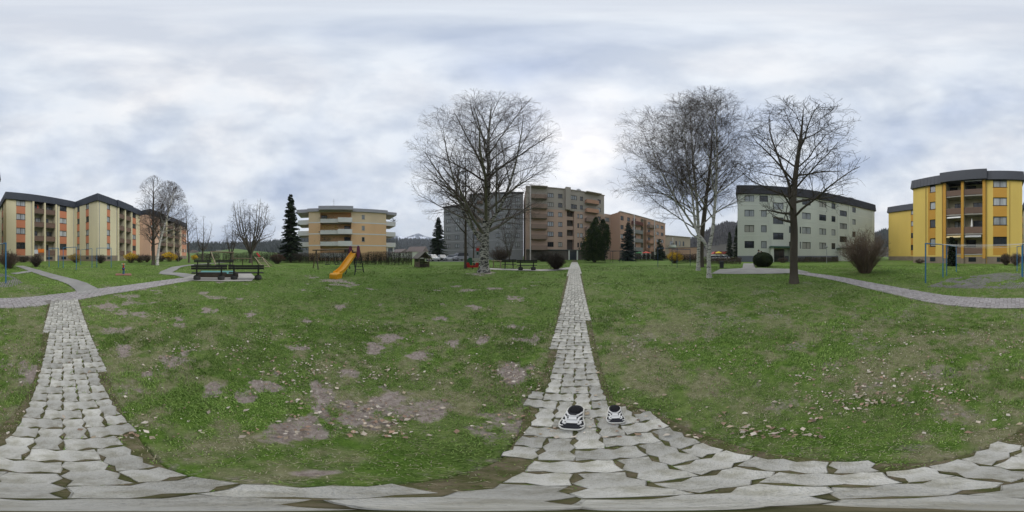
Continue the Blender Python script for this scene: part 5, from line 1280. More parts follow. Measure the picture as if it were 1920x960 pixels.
for s_ in (-1, 1):
    c = ta-base+sd*.33*s_; mb = MB(); ring = []
    for k in range(14):
        a = math.pi*k/13; ring.append((.20*math.cos(a), .36+.20*math.sin(a)))
    ring += [(-.24, -.12), (.10, -.45), (.26, -.1)]
    m_ = len(ring)
    for q_ in (-.02, .02):
        for a, b in ring: mb.v.append(tuple(c+fw*a+sd*q_+np.array([0, 0, b+.0])))
    mb.f = [tuple(range(m_)), tuple(m_+k for k in reversed(range(m_)))]+[(k, m_+k, m_+(k+1) % m_, (k+1) % m_) for k in range(m_)]; obj('side_panel', mb, m_plum, sl)
tp = ta-base
obj('grab_bar', MB().tube([tp+sd*-.33+np.array([0, 0, .46]), tp+sd*.33+np.array([0, 0, .46])], .022, 8), m_navy, sl)
obj('platform', MB().tube([tp-fw*.02+np.array([0, 0, -.06]), tp-fw*.45+np.array([0, 0, -.06])], .26, 4), m_wood_d, sl)
for s_ in (-1, 1):
    zg = -tp[2]+.0
    obj('post', MB().tube([tp+sd*.3*s_+fw*.02+np.array([0, 0, .1]), tp+sd*.38*s_+fw*.62+np.array([0, 0, zg-.02])], .035, 7), m_navy, sl)
    obj('ladder_rail', MB().tube([tp+sd*.3*s_-fw*.25+np.array([0, 0, .25]), tp+sd*.36*s_-fw*.85+np.array([0, 0, zg-.02])], .04, 7), m_navy, sl)
for k in range(5):
    f = .22+k*.16; z_ = .25*(1-f)+(-tp[2])*f; yv = -(.25+.6*f)
    obj('rung', MB().tube([tp-sd*.33+fw*yv+np.array([0, 0, z_]), tp+sd*.33+fw*yv+np.array([0, 0, z_])], .022, 6), m_navy, sl)
# swing beside the slide
gp = P(600, 505); sw = thing('swing', 'wooden A-frame swing with a long beam left of the slide', 'swing', (gp[0], gp[1], gz(*gp))); ap = W3(592, 469, 15.0); ap2 = W3(652, 467, 15.6); up = unit(ap2-ap); pr = np.array([up[1], -up[0], 0])
ap, ap2, b0 = *[np.array(q) for q in rel(sw, ap, ap2)], 0
obj('beam', MB().tube([ap-up*.3, ap2+up*.2], .065, 8), m_wood, sw)
for c in (ap+up*.05, ap2-up*.1):
    for s_, w_ in ((-1, .70), (1, .70)): obj('leg', MB().tube([c, c+pr*w_*s_+np.array([0, 0, -c[2]-.05])+up*(-.25 if s_ < 0 else .1)], .055, 7), m_wood if s_ < 0 else m_wood_d, sw)
for f in (.36, .66):
    c = ap*(1-f)+ap2*f; s0 = c+np.array([0, 0, -c[2]+.42]); st = obj('swing_seat', MB().tube([s0-up*.22, s0+up*.22], [.05, .05], 4), m_navy, sw)
    for k in (-.2, .2): obj('chain', MB().tube([c+up*k, s0+up*k], .008, 5), m_grey, st)
# climbing frame with beam
gp = P(420, 500); cl = thing('climbing_structure', 'rustic wooden beam frame with a peeled A-frame end beyond the benches', 'climbing frame', (gp[0], gp[1], gz(*gp)))
def rod(root, name, a, b, r, mat): q = rel(root, a, b); return obj(name, MB().tube([q[0], q[1]], r, 7), mat, root)
def gpt(px, d, dz=-.05): x, y = PD(px, d); return np.array([x, y, gz(x, y)+dz])
apx = W3(395.5, 472, 17.0)
rod(cl, 'leg', apx, gpt(406.5, 16.4), .06, m_wood_p); rod(cl, 'leg', apx, gpt(390.5, 17.4), .06, m_wood_d); rod(cl, 'beam', apx, W3(439, 473.5, 17.8), .065, m_wood); rod(cl, 'post', W3(436.5, 473, 17.8), gpt(436.5, 17.8), .065, m_wood)
rod(cl, 'low_beam', W3(437, 484.5, 17.8), W3(474, 485, 18.0), .05, m_wood); rod(cl, 'post', W3(455, 485, 17.9), gpt(455, 17.9), .05, m_wood_d); rod(cl, 'post', W3(473, 484, 18.0), gpt(473, 18.0), .06, m_wood)
gp = P(493, 502); ld = thing('climbing_ladder', 'slanting wooden ladder with a red panel on top, left of the long hedge', 'climbing frame', (gp[0], gp[1], gz(*gp)))
l0, l1 = W3(477.5, 482, 17.6), gpt(494, 16.4); r0, r1_ = W3(491, 482, 17.8), gpt(506, 16.7); rod(ld, 'rail', l0, l1, .05, m_wood_p); rod(ld, 'rail', r0, r1_, .05, m_wood_p)
for k in range(5): f = .08+k*.2; rod(ld, 'rung', l0*(1-f)+l1*f, r0*(1-f)+r1_*f, .03, m_wood_p)
rod(ld, 'back_leg', r0, gpt(511, 18.4), .05, m_wood_p); rod(ld, 'back_leg', l0, gpt(486, 19.0), .05, m_wood_d)
q = rel(ld, W3(481.5, 474.5, 17.9), W3(487, 481.5, 17.7)); obj('red_panel', MB().tube([q[0], q[1]], [.10, .14], 4), m_redp, ld)
# playhouse
x, y = PD(791, 17); ph = thing('playhouse', 'small weathered wooden playhouse with a pitched roof beside the hedge', 'playhouse', (x, y, gz(x, y)), face_rz(791)+.5)
for k in range(5):
    z_ = .05+k*.17
    if k < 2: obj('wall_board', MB().box(-.55, .55, -.52, -.48, z_, z_+.155), m_wood_d, ph)
    obj('wall_board', MB().box(-.55, .55, .48, .52, z_, z_+.155), m_wood_d, ph); 
    for s_ in (-1, 1):
        if k < 3: obj('wall_board', MB().box(s_*.55-.02, s_*.55+.02, -.47, .47, z_, z_+.155), m_wood, ph)
for s_ in (-1, 1):
    for t_ in (-1, 1): obj('post', MB().box(s_*.57-.04, s_*.57+.04, t_*.5-.04, t_*.5+.04, -.1, .98), m_wood, ph)
    obj('roof_panel', MB().prism([(0, 1.60), (0, 1.55), (s_*.80, .86), (s_*.82, .91)], -.72, .72), M('grey_roof_boards', (.17, .155, .135), .9, .2, 4, stretch=(4, .5, 4)), ph)
    obj('gable', MB().prism([(-.57, .96), (.57, .96), (0, 1.50)], s_*.5-.015, s_*.5+.015), m_wood_d, ph)
# spring toys
x, y = PD(231.5, 11.5); st = thing('spring_toy', 'colourful spring rocker on a reddish rubber mat by the curved path', 'spring toy', (x, y, gz(x, y)), face_rz(231.5)); 
obj('mat', MB().box(-.55, .55, -.5, .5, -.02, .035), M('red_rubber_mat', (.26, .125, .10), .95, .15, 6), st)
obj('spring', MB().tube([(.07*math.cos(k*.9), .07*math.sin(k*.9), .03+k*.0105) for k in range(26)], .022, 6), M('blue_spring', (.03, .15, .33), .45), st, smooth=True)
obj('body', MB().blob((0, 0, .42), (.10, .24, .12), noise=.02), M('blue_plastic', (.03, .06, .22), .4), st, smooth=True); obj('seat', MB().blob((0, .08, .52), (.10, .11, .035), noise=.01), m_white, st, smooth=True)
obj('neck', MB().tube([(0, -.12, .42), (0, -.16, .58), (0, -.18, .68)], [.075, .06, .05], 8), m_redp, st, smooth=True); obj('head', MB().blob((0, -.2, .72), (.065, .11, .065), noise=.02), M('orange_plastic', (.55, .22, .08), .4), st, smooth=True)
for s_ in (-1, 1): obj('handle', MB().tube([(0, -.17, .63), (s_*.16, -.15, .64)], .016, 6), M('blue_spring'), st); obj('foot_peg', MB().tube([(0, -.08, .36), (s_*.18, -.08, .34)], .018, 6), M('orange_plastic'), st); obj('ear', MB().blob((s_*.09, -.18, .76), (.05, .02, .02), noise=.02, seg=8, rings=5), m_white, st, smooth=True)
x, y = PD(886, 15.2); st = thing('spring_toy', 'red two-seat rocker on the lawn beside the slender tree', 'spring toy', (x, y, gz(x, y)), face_rz(886)+.2)
for s_ in (-1, 1): obj('side_panel', MB().prism([(-.5, .12), (.5, .12), (.55, .55), (.38, .58), (.25, .3), (-.25, .3), (-.38, .58), (-.55, .55)], s_*.17-.015, s_*.17+.015), m_redp, st)
for s_ in (-1, 1): obj('seat', MB().box(s_*.38-.1, s_*.38+.1, -.15, .15, .32, .35), m_redp, st)
obj('spring', MB().tube([(.08*math.cos(k*.9), .08*math.sin(k*.9), -.02+k*.007) for k in range(22)], .02, 6), m_navy, st); obj('grip', MB().tube([(0, 0, .1), (0, 0, .55)], .02, 6), M('lime_plastic', (.25, .42, .05), .4), st)

# ------------------------------------------------------------------ laundry frames and lines
def uframe(pa, da, pb, db, H, label, mat=None, r=.03, group='steel laundry frames'):
    a = np.array(PD(pa, da)); b = np.array(PD(pb, db)); root = thing('laundry_frame', label, 'laundry frame', (a[0], a[1], gz(*a)), 0, group); m = mat or m_blue
    d = b-a; zb = gz(*b)-gz(*a)
    obj('post', MB().tube([(0, 0, -.1), (0, 0, H)], r, 8), m, root); obj('post', MB().tube([(d[0], d[1], zb-.1), (d[0], d[1], zb+H)], r, 8), m, root)
    u_ = d/np.linalg.norm(d)*r; obj('crossbar', MB().tube([(-u_[0], -u_[1], H+r*.4), (d[0]+u_[0], d[1]+u_[1], zb+H+r*.4)], r*.95, 8), m, root)
    return a, b, H
f1 = uframe(1735.5, 8.6, 1768, 10.4, 2.08, 'blue laundry frame before the yellow block, the nearest left one', r=.036); f2 = uframe(1775, 10.9, 1793, 12.7, 2.02, 'blue laundry frame behind the nearest left one, by the cypress')
f3 = uframe(1907, 13.2, 1916, 10.6, 2.0, 'blue laundry frame before the clipped shrubs of the yellow block'); f4 = uframe(1931, 8.5, 1917.5, 10.3, 2.10, 'blue laundry frame with the tall near post beside the cobbled patch', r=.036)
uframe(92, 17.2, 109.5, 16.6, 1.95, 'small blue laundry frame, leftmost of those before the cream block'); uframe(118.5, 16.0, 143, 14.3, 1.98, 'blue laundry frame, the nearest of those before the cream block'); uframe(151.3, 20.0, 172.5, 16.2, 1.9, 'thin blue laundry frame third from the left before the cream block', r=.024); uframe(181.5, 16.6, 208.5, 16.2, 1.95, 'blue laundry frame, rightmost of those before the cream block', r=.026)
uframe(1134.5, 27, 1162, 28, 2.0, 'dark laundry frame by the pine, the left one', m_navy, .035); uframe(1144, 31, 1168, 27.5, 2.0, 'dark laundry frame behind the left one by the pine', m_navy, .035); uframe(1149, 28, 1192.5, 28, 2.0, 'dark wide laundry frame before the blue spruce', m_navy, .035)
uframe(1233.5, 17, 1269.5, 16.4, 1.95, 'blue laundry frame before the forsythia, the left one', M('dark_blue_steel', (.03, .07, .14), .5, .2, 5)); uframe(1260, 19.5, 1294, 19, 1.9, 'dark blue laundry frame before the dark hedge, the right one', M('dark_blue_steel'))
m_line = M('white_cord', (.62, .61, .58), .7, .05, 3)
def line(a, b, z0, z1, sag, label):
    a3 = np.array([a[0], a[1], gz(*a)+z0]); b3 = np.array([b[0], b[1], gz(*b)+z1]); pts = []
    for k in range(13): t_ = k/12; p_ = a3*(1-t_)+b3*t_; p_[2] -= sag*4*t_*(1-t_); pts.append(tuple(p_-a3))
    o = obj('clothes_line', MB().tube(pts, .008, 5), m_line, None, tuple(a3)); tag(o, label, 'clothes line', 'clothes lines between the blue frames')
def lerp(a, b, t_): return a*(1-t_)+b*t_
for k, (t_, nm) in enumerate(((.25, 'white clothes line strung between the blue frames, nearest the path'), (.6, 'white clothes line strung between the blue frames, second from the path'), (.92, 'white clothes line strung between the blue frames, third from the path'))):
    line(lerp(f1[0], f1[1], t_), lerp(f4[0], f4[1], t_), 2.10, 2.12, .10+.03*k, nm)
line(lerp(f2[0], f2[1], .3), lerp(f3[1], f3[0], .3), 2.04, 2.02, .16, 'white clothes line strung between the two rear blue frames')
# cobbled turf patch under the frames
def cobbles():
    pg = [P(1738, 538), P(1790, 540), P(1850, 541), P(1905, 541), P(1945, 537), P(1962, 531), P(1950, 521), P(1925, 513.5), P(1880, 511), P(1830, 517), P(1780, 522)]; q = np.array(pg); lo = q.min(0); hi = q.max(0); st = .115
    mb = MB(); ca = R(9)
    for i in range(int((hi[0]-lo[0])/st)+30):
        for j in range(int((hi[1]-lo[1])/st)+30):
            x = lo[0]-1.5+i*st+j*st*math.sin(ca); y = lo[1]-1.5+j*st+(i % 2)*st*.5
            if not in_poly(np.array([x]), np.array([y]), pg)[0]: continue
            if fbm(np.array([x*1.1]), np.array([y*1.1]), 3)[0] < .36 or rng.random() < .08: continue
            s_ = .045*rng.uniform(.75, 1.05); z = gz(x, y)-.005; h = .03; n = len(mb.v); a = rng.uniform(-.2, .2); c, sn = math.cos(a), math.sin(a)
            for (u, v, w) in ((-1, -1, 0), (1, -1, 0), (1, 1, 0), (-1, 1, 0), (-.75, -.75, 1), (.75, -.75, 1), (.75, .75, 1), (-.75, .75, 1)): mb.v.append((x+(u*c-v*sn)*s_, y+(u*sn+v*c)*s_, z+h*w))
            mb.f += [tuple(n+k for k in f) for f in ((4, 5, 6, 7), (0, 1, 5, 4), (1, 2, 6, 5), (2, 3, 7, 6), (3, 0, 4, 7))]
    tag(obj('cobbles', mb, M('grey_cobble', (.20, .19, .185), .9, .3, 6)), 'grassy patch of small grey cobbles under the blue frames', 'cobbles', kind='stuff')
cobbles()

# ------------------------------------------------------------------ street things
x, y = PD(1353, 15.8); bn = thing('waste_bin', 'dark waste bin on the lawn between the birches and the forecourt', 'bin', (x, y, gz(x, y)), face_rz(1353))
obj('body', MB().box(-.2, .2, -.18, .18, .02, .62), M('dark_grey_bin', (.05, .052, .06), .6, .1, 4), bn, bevel=.02); obj('lid', MB().box(-.22, .22, -.2, .2, .62, .68), M('dark_grey_bin'), bn, bevel=.015); obj('slot', MB().box(-.13, .13, -.192, -.178, .48, .56), m_navy, bn)
x, y = PD(1550, 25.5); lp = thing('lamp_post', 'short grey lamp post before the low hedge of the green block', 'lamp post', (x, y, gz(x, y)), face_rz(1550))
obj('pole', MB().tube([(0, 0, -.1), (0, 0, 2.5)], .045, 8), m_grey, lp); obj('lamp_head', MB().lathe([(.05, 2.42), (.16, 2.5), (.19, 2.62), (.05, 2.72)], 12), m_grey, lp, smooth=True)
x, y = PD(895.5, 19.5); sg = thing('sign', 'small red sign with a dark green box below it left of the big birch', 'sign', (x, y, gz(x, y)), face_rz(895.5)); obj('post', MB().tube([(0, .04, -.1), (0, .04, 2.1)], .03, 6), m_grey, sg); obj('board', MB().box(-.17, .17, -.01, .01, 1.75, 2.1), m_redp, sg); obj('box', MB().box(-.12, .12, -.05, .02, 1.3, 1.62), M('dark_green_box', (.02, .07, .045), .6), sg)
x, y = PD(882, 21); sh = thing('shelter', 'low rounded dark green shelter behind the slender tree', 'shelter', (x, y, gz(x, y)), face_rz(882)); mb = MB(); ring = []
for k in range(11): a = math.pi*k/10; ring.append((.62*math.cos(a), .95*math.sin(a)))
mb.prism(ring, -.5, .5); obj('canopy', mb, M('green_tarp', (.03, .11, .06), .7, .15, 3), sh, smooth=False)
def car(px, d, rz, paint, label, scale=1.0, van=False, group='parked cars'):
    x, y = PD(px, d); root = thing('parked_car', label, 'car', (x, y, gz(x, y)+.02), rz, group); W = .86
    body = [(-2.05, .32), (2.0, .32), (2.08, .55), (2.0, .78), (1.25, .90), (-1.75, .95), (-2.06, .85)] if not van else [(-2.2, .32), (2.1, .32), (2.2, .6), (2.1, .95), (1.5, 1.1), (-2.2, 1.15)]
    cab = [(-1.85, .93), (1.2, .88), (.45, 1.42), (-1.25, 1.45)] if not van else [(-2.18, 1.13), (1.48, 1.08), (1.0, 1.75), (.7, 1.9), (-2.1, 1.92)]
    obj('body', MB().prism(body, -W, W), paint, root, bevel=.07)
    def cabin(prof, w0, w1, mat, name, bev):
        mb = MB(); n = len(prof); z0 = min(p[1] for p in prof); z1 = max(p[1] for p in prof)
        for s_ in (-1, 1):
            for a, b in prof: f = (b-z0)/(z1-z0); mb.v.append((a, s_*(w0*(1-f)+w1*f), b))
        mb.f = [tuple(range(n)), tuple(n+k for k in reversed(range(n)))]+[(k, n+k, n+(k+1) % n, (k+1) % n) for k in range(n)]; return obj(name, mb, mat, root, bevel=bev)
    cabin(cab, W-.03, W-.2, m_glass, 'windows', .03); t_ = cab[2:]; 
    cabin([(t_[-1][0]-.05, t_[-1][1]-.02), (t_[0][0]+.05, t_[0][1]-.02), (t_[0][0]-.05, t_[0][1]+.05), (t_[-1][0]+.05, t_[-1][1]+.05)], W-.17, W-.24, paint, 'roof', .02)
    for wx in (-1.3, 1.3):
        for s_ in (-1, 1):
            w = obj('wheel', MB().tube([(wx, s_*.70, .31), (wx, s_*.88, .31)], .31, 16), M('tyre', (.02, .02, .02), .9), root); obj('rim', MB().tube([(wx, s_*.86, .31), (wx, s_*.895, .31)], .19, 12), m_grey, w)
    for s_ in (-1, 1): obj('headlight', MB().box(1.93, 2.07, s_*.6-.16, s_*.6+.16, .62, .76), m_white, root); obj('tail_light', MB().box(-2.075, -1.98, s_*.68-.1, s_*.68+.1, .68, .88), m_redp, root)
    root.scale = (scale,)*3
m_cw = M('white_car_paint', (.62, .63, .64), .3, .03, 2, coat=.6); m_cd = M('dark_car_paint', (.03, .032, .035), .3, .05, 2, coat=.6); m_cs = M('silver_car_paint', (.36, .37, .39), .3, .03, 2, coat=.6)
car(811, 36.5, R(-35), m_cw, 'white car parked behind the playhouse'); car(829, 39.5, R(-50), m_cd, 'dark car parked between two white ones by the grey block'); car(845, 38.5, R(-150), m_cw, 'white hatchback parked right of the dark car', .95); car(862, 39, R(-120), m_cs, 'silver van parked behind the slender tree', 1.0, True)
car(1337, 42, R(70), m_cw, 'white car behind the low hedge, leftmost of the row', .9); car(1346, 43, R(72), m_cs, 'silver car behind the low hedge, middle of the row', .9); car(1356, 44, R(70), m_cw, 'white car behind the low hedge, rightmost of the row', .9)
def parasol(px, d, h, r, mat, label, closed=False):
    x, y = PD(px, d); root = thing('parasol', label, 'parasol', (x, y, gz(x, y)), 0); obj('pole', MB().tube([(0, 0, -.05), (0, 0, h)], .03, 6), m_grey, root); obj('canopy', MB().lathe([(r, h-.45), (r*.5, h-.18), (.03, h)], 10), mat, root)
parasol(1198, 42, 2.3, 1.1, M('green_canvas', (.05, .20, .07), .8), 'green parasol before the balcony block'); parasol(1212, 42.5, 2.35, 1.5, M('red_canvas', (.50, .08, .045), .8), 'orange-red parasol before the balcony block'); parasol(1347.5, 40, 2.3, .95, M('yellow_canvas', (.6, .45, .02), .8), 'yellow parasol behind the low hedge')
# houses far off
hr = thing('house', 'far white house with a red roof left of the pale green block', 'house', (*PD(1352, 80), GMAX)); hr.rotation_euler = (0, 0, face_rz(1352)+.2)
obj('wall', MB().box(-3.6, 3.6, 0, 7, -.5, 2.2), m_white, hr); obj('roof', MB().prism([(-4.0, 2.1), (4.0, 2.1), (3.2, 3.3), (-3.2, 3.3)], -.5, 7.5), M('red_roof', (.30, .045, .04), .8, .1, 1), hr)
for k in range(3): obj('window', MB().box(-2.6+k*2, -1.6+k*2, -.04, .02, .8, 1.8), m_glass, hr)
for i, (px, d, s_) in enumerate(((362, 130, 1.0), (368, 150, 1.1), (415, 140, .9), (760, 95, 1.2), (797, 70, .9))):
    x, y = PD(px, d); h_ = thing('house', ['tiny far white house at the foot of the left hills', 'tiny far cream house right of the first far house', 'tiny far house on the green field edge', 'far house roof seen above the hedge right of the orange block', 'pale gabled house behind the playhouse'][i], 'house', (x, y, gz(x, y)+(1.0 if i < 3 else 0)), face_rz(px)+.3*i)
    obj('wall', MB().box(-4*s_, 4*s_, 0, 7, -3, 3), m_pale, h_); obj('roof', MB().prism([(-4.4*s_, 2.9), (4.4*s_, 2.9), (0, 5.3)], -.4, 7.4), M('grey_tile_roof', (.16, .13, .12), .9, .1, 1), h_)
    for k in (-1, 1): obj('window', MB().box(k*1.8-.5, k*1.8+.5, -.04, .02, .9, 2.1), m_glass, h_)
# balcony things
def on_facade(F, u, y, z): p = F.A+F.e*u+F.n*y; return (p[0], p[1], F.z0+z)
o = thing('parasol', 'closed red parasol on the top left balcony of the cream block', 'parasol', on_facade(FA, FA.u(72.5), .5, FL[3]), FA.rz); obj('pole', MB().tube([(0, 0, 0), (0, 0, 1.0)], .025, 6), m_grey, o); obj('canopy', MB().lathe([(.14, .9), (.2, 1.05), (.1, 1.7), (.02, 2.2)], 8), M('red_canvas'), o)
o = thing('parasol', 'closed white parasol on a right balcony of the yellow block', 'parasol', on_facade(FY, FY.u(1821.5), .3, FL[1]), FY.rz); obj('pole', MB().tube([(0, 0, 0), (0, 0, 1.2)], .025, 6), m_grey, o); obj('canopy', MB().lathe([(.12, 1.0), (.17, 1.15), (.1, 2.0), (.02, 2.4)], 8), m_white, o)
for k, (pxx, lab) in enumerate(((73.5, 'orange cloth hung over the lowest balcony of the cream block, the left one'), (79, 'orange cloth hung over the lowest balcony of the cream block, the right one'))):
    tag(obj('cloth', MB().box(-.42, .42, -.20, -.165, .45, 1.25), M('orange_cloth', (.62, .17, .02), .9, .15, 6), None, on_facade(FA, FA.u(pxx), 0, FL[0]), FA.rz), lab, 'cloth')
tag(obj('cloth', MB().box(-.5, .5, -.20, -.165, .2, 1.05), M('pale_cloth', (.5, .52, .55), .9, .1, 6), None, on_facade(FA, FA.u(67), 0, FL[0]), FA.rz), 'pale cloth hung left of the orange ones on the cream block', 'cloth')
q = np.random.default_rng(5)
def planter(F, u, y, z, w, mat, n, label, hh=.8):
    root = thing('balcony_plant', label, 'plant', on_facade(F, u, y, z), F.rz); obj('pot', MB().box(-w/2, w/2, -.12, .12, 0, .22), m_brd, root); C = q.normal(0, 1, (n, 3))*np.array([[w*.28, .16, hh*.28]])+np.array([[0, 0, .25+hh*.5]]); V, F_ = quads(n, C, .09, q); obj('leaves', mesh_np('leaves', V, F_, mat), None, root)
planter(FO, FO.u(611), -.02, FLO[2]+.4, 3.6, M('autumn_yellow_leaves', (.42, .27, .03), .8, .3, 3), 500, 'yellow foliage filling the left of the middle balcony of the orange block', 1.5); planter(FO, FO.u(629), -.02, FLO[2]+.4, 1.6, M('autumn_yellow_leaves'), 220, 'smaller yellow foliage on the middle balcony of the orange block', 1.4)
planter(FO, FO.u(612), -.02, FLO[1]+.5, 3.2, M('balcony_green', (.03, .06, .025), .8, .3, 3), 400, 'dark green plants on the lowest visible balcony of the orange block', 1.3); planter(FO, FO.u(613), -.02, FLO[3]+.5, 3.4, M('balcony_green'), 260, 'dark plants on the top balcony of the orange block', .8)
planter(FT, FT.u(1259), -1.5, 6.0, 2.0, M('balcony_green'), 200, 'trailing plants on the round balcony of the beige terrace house', .8)
o = thing('balcony_plant', 'potted shrub overhanging the top right balcony of the orange block', 'plant', on_facade(FO, FO.L+2.6, 1.5, FLO[3]+.1), FO.rz); obj('pot', MB().lathe([(.2, 0), (.3, .5)], 8), m_brd, o); C = q.normal(0, .42, (300, 3))+np.array([[0, 0, 1.1]]); V, F_ = quads(300, C, .1, q); obj('leaves', mesh_np('leaves', V, F_, m_hleaf), None, o)

# ------------------------------------------------------------------ people behind the yew ball
def person(px, d, H, rz, top, legs, hair, label):
    x, y = PD(px, d); root = thing('person', label, 'person', (x, y, gz(x, y)), rz, None); k = H/1.75
    V = [(0, 0, .95), (0, 0, 1.12), (0, 0, 1.32), (0, 0, 1.46), (0, -.01, 1.53), (0, -.02, 1.62), (0, -.01, 1.72), (-.11, 0, .90), (-.12, -.02, .50), (-.12, .02, .10), (-.12, -.12, .04), (.11, 0, .90), (.12, .03, .50), (.12, .08, .10), (.12, -.07, .04), (-.19, 0, 1.41), (-.26, -.02, 1.12), (-.24, -.12, .88), (-.24, -.18, .80), (.19, 0, 1.41), (.26, -.02, 1.12), (.24, -.10, .88), (.24, -.15, .80)]
    E = [(0, 1), (1, 2), (2, 3), (3, 4), (4, 5), (5, 6), (0, 7), (7, 8), (8, 9), (9, 10), (0, 11), (11, 12), (12, 13), (13, 14), (3, 15), (15, 16), (16, 17), (17, 18), (3, 19), (19, 20), (20, 21), (21, 22)]
    rd = [.15, .145, .165, .11, .055, .095, .085, .095, .065, .045, .04, .095, .065, .045, .04, .07, .05, .038, .035, .07, .05, .038, .035]
    me = bpy.data.meshes.new('body'); me.from_pydata([tuple(c*k for c in v) for v in V], E, []); o = bpy.data.objects.new('body', me); COL.objects.link(o); o.parent = root; md = o.modifiers.new('skin', 'SKIN'); sv_ = me.skin_vertices[0].data
    for i, r_ in enumerate(rd): sv_[i].radius = (r_*k, r_*k*.8)
    sv_[0].use_root = True; sb = o.modifiers.new('sub', 'SUBSURF'); sb.levels = 1; sb.render_levels = 2
    m = bpy.data.materials.new('clothes_and_skin'); m.use_nodes = True; N, L = m.node_tree.nodes, m.node_tree.links; t_ = N.new('ShaderNodeTexCoord'); sp_ = N.new('ShaderNodeSeparateXYZ'); L.new(t_.outputs['Object'], sp_.inputs[0]); r_ = N.new('ShaderNodeValToRGB'); r_.color_ramp.interpolation = 'CONSTANT'
    mr = N.new('ShaderNodeMath'); mr.operation = 'DIVIDE'; mr.inputs[1].default_value = 2*k; L.new(sp_.outputs['Z'], mr.inputs[0]); L.new(mr.outputs[0], r_.inputs[0]); e_ = r_.color_ramp.elements; e_[0].color = (*legs, 1); e_[1].position = .465; e_[1].color = (*top, 1); e2 = e_.new(.765); e2.color = (.42, .25, .18, 1); L.new(r_.outputs[0], N['Principled BSDF'].inputs['Base Color']); me.materials.append(m)
    obj('hair', MB().blob((0, .02*k, 1.71*k), (.105*k, .115*k, .10*k), noise=.03), hair, root, smooth=True)
person(1422.5, 19.6, 1.86, face_rz(1422)+.6, (.018, .018, .022), (.02, .022, .03), M('dark_hair', (.012, .010, .009), .6), 'person in dark clothing standing behind the yew ball'); person(1427, 19.8, 1.72, face_rz(1427)-.5, (.45, .13, .17), (.03, .03, .05), M('brown_hair', (.07, .04, .025), .6), 'person in a pink top standing behind the yew ball')

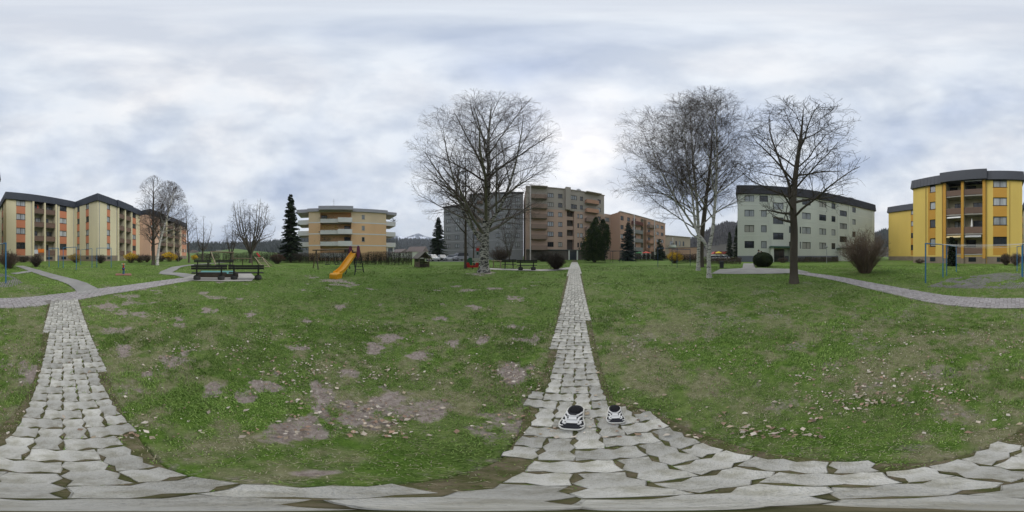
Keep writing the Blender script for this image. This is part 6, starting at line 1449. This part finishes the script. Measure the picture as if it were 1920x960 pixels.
# ------------------------------------------------------------------ shoes on the path
def shoe(px, py, yaw, label, sc=1.0):
    """running shoe, toe along +y"""
    x, y = P(px, py); root = thing('shoe', label, 'shoe', (x, y, gz(x, y)+.013), yaw, 'pair of running shoes on the path'); root.scale = (sc*1.22, sc, sc*.82)
    L0 = 16; prof = [(-.135, .030, .012), (-.12, .037, .0), (-.06, .039, 0), (0, .043, 0), (.06, .050, 0), (.10, .047, .004), (.125, .036, .012), (.138, .016, .018)]
    def outline(off, n=24):
        pts = []
        ys = np.linspace(-.137, .138, n); w = np.interp(ys, [p[0] for p in prof], [p[1] for p in prof])+off
        for yy, ww in zip(ys, w): pts.append((ww+.004*math.sin((yy+.1)*14), yy))
        for yy, ww in reversed(list(zip(ys, w))): pts.append((-ww+.004*math.sin((yy+.1)*14), yy))
        return pts
    sole = MB(); o_ = outline(.006); n = len(o_)
    for z_, k in ((0, .97), (.010, 1.0), (.026, .985)):
        for a, b in o_: sole.v.append((a*k, b*k, z_+(.012*max(0, (b-.07)/.07)**2)))
    sole.f = [tuple(reversed(range(n))), tuple(2*n+i for i in range(n))]+[(k*n+i, k*n+(i+1) % n, (k+1)*n+(i+1) % n, (k+1)*n+i) for k in range(2) for i in range(n)]; obj('sole', sole, M('white_rubber', (.66, .65, .60), .6, .08, 20), root, smooth=True)
    # upper: cross sections lofted along y
    ys = np.linspace(-.132, .134, 22); up = MB(); K = 14
    hh = np.interp(ys, [-.132, -.10, -.05, -.01, .03, .07, .10, .125, .134], [.070, .078, .070, .074, .066, .054, .046, .038, .024]); ww = np.interp(ys, [p[0] for p in prof], [p[1] for p in prof])
    def sec(i, k, grow=0.0):
        a = math.pi*k/(K-1); w = ww[i]+grow; return (w*math.copysign(abs(math.cos(a))**.7, math.cos(a))*(1-.28*math.sin(a)*(hh[i] > .06))+.004*math.sin((ys[i]+.1)*14), ys[i], .022+(hh[i]-.022+grow)*math.sin(a)**.8)
    for i in range(22):
        for k in range(K): up.v.append(sec(i, k))
    up.f = [(i*K+k, (i+1)*K+k, (i+1)*K+k+1, i*K+k+1) for i in range(21) for k in range(K-1)]+[tuple(range(K)), tuple(21*K+k for k in reversed(range(K)))]
    obj('upper', up, M('black_mesh_fabric', (.022, .023, .028), .85, .2, 60, bump=.3, bscale=300), root, smooth=True)
    wh = M('white_overlay', (.68, .68, .67), .55, .04, 20)
    def strap(path, w=.007):
        mb = MB(); pts = [sec(min(max(int(i), 0), 21), min(max(k, 0), K-1), .0025) for i, k in path]; P3 = polyline3(pts, 4); mb.tube(P3, w, 5); return obj('stripe', mb, wh, root, smooth=True)
    for s_ in (0, 1):
        f = (lambda k: k) if s_ == 0 else (lambda k: K-1-k)
        strap([(13, f(1)), (14, f(3)), (16, f(4)), (17, f(5))], .006); strap([(9, f(1)), (11, f(3)), (13, f(4)), (15, f(5))], .006); strap([(5, f(1)), (8, f(3)), (10, f(5))], .006); strap([(17, f(1)), (18, f(3)), (18.5, f(4))], .005)
    tg = MB(); 
    for i in range(10, 17): tg.v += [sec(i, 5, .003), sec(i, 8, .003)]
    tg.f = [(2*i, 2*i+1, 2*i+3, 2*i+2) for i in range(6)]; obj('tongue', tg, wh, root)
    for j, i in enumerate((10, 11.5, 13, 14.5, 16)):
        i = int(i); a = np.array(sec(i, 4, .006)); b = np.array(sec(i, 9, .006)); obj('lace', MB().tube([a, (a+b)/2+np.array([0, .004*(-1)**j, .006]), b], .0034, 5), wh, root, smooth=True)
    obj('collar', MB().blob((.0, -.075, .071), (.028, .042, .010), noise=.0, seg=16, rings=6), M('dark_lining', (.012, .012, .014), .95), root, smooth=True)
a_ = az(1076); shoe(1076, 787, math.pi-a_-R(6), 'black and white running shoe, the left one of the pair on the path', 1.2)
a_ = az(1154); shoe(1154, 780, math.pi-a_+R(4), 'black and white running shoe, the right one at the edge of the paving', .92)
x, y = P(1050, 667); tw = obj('twig', MB().tube([(-.10, -.03, 0), (-.02, .0, .006), (.10, .03, .002)], [.004, .005, .003], 6), M('bleached_twig', (.55, .50, .42), .8), None, (x, y, gz(x, y)+.02), face_rz(1050)+R(25)); tag(tw, 'pale bleached twig lying across the paving blocks', 'twig')

# ------------------------------------------------------------------ air
hz = bpy.data.objects.new('haze', MB().box(-2700, 2700, -2700, 2700, -26, 175).mesh('haze')); COL.objects.link(hz)
hm = bpy.data.materials.new('thin_haze'); hm.use_nodes = True; hN, hL = hm.node_tree.nodes, hm.node_tree.links
hN.remove(hN['Principled BSDF']); pv = hN.new('ShaderNodeVolumePrincipled'); pv.inputs['Color'].default_value = (.86, .91, 1.0, 1); pv.inputs['Density'].default_value = .00035; pv.inputs['Anisotropy'].default_value = .0
hL.new(pv.outputs[0], [n for n in hN if n.type == 'OUTPUT_MATERIAL'][0].inputs['Volume']); hz.data.materials.append(hm)
tag(hz, 'thin pale winter haze over the whole place', 'haze', kind='stuff')
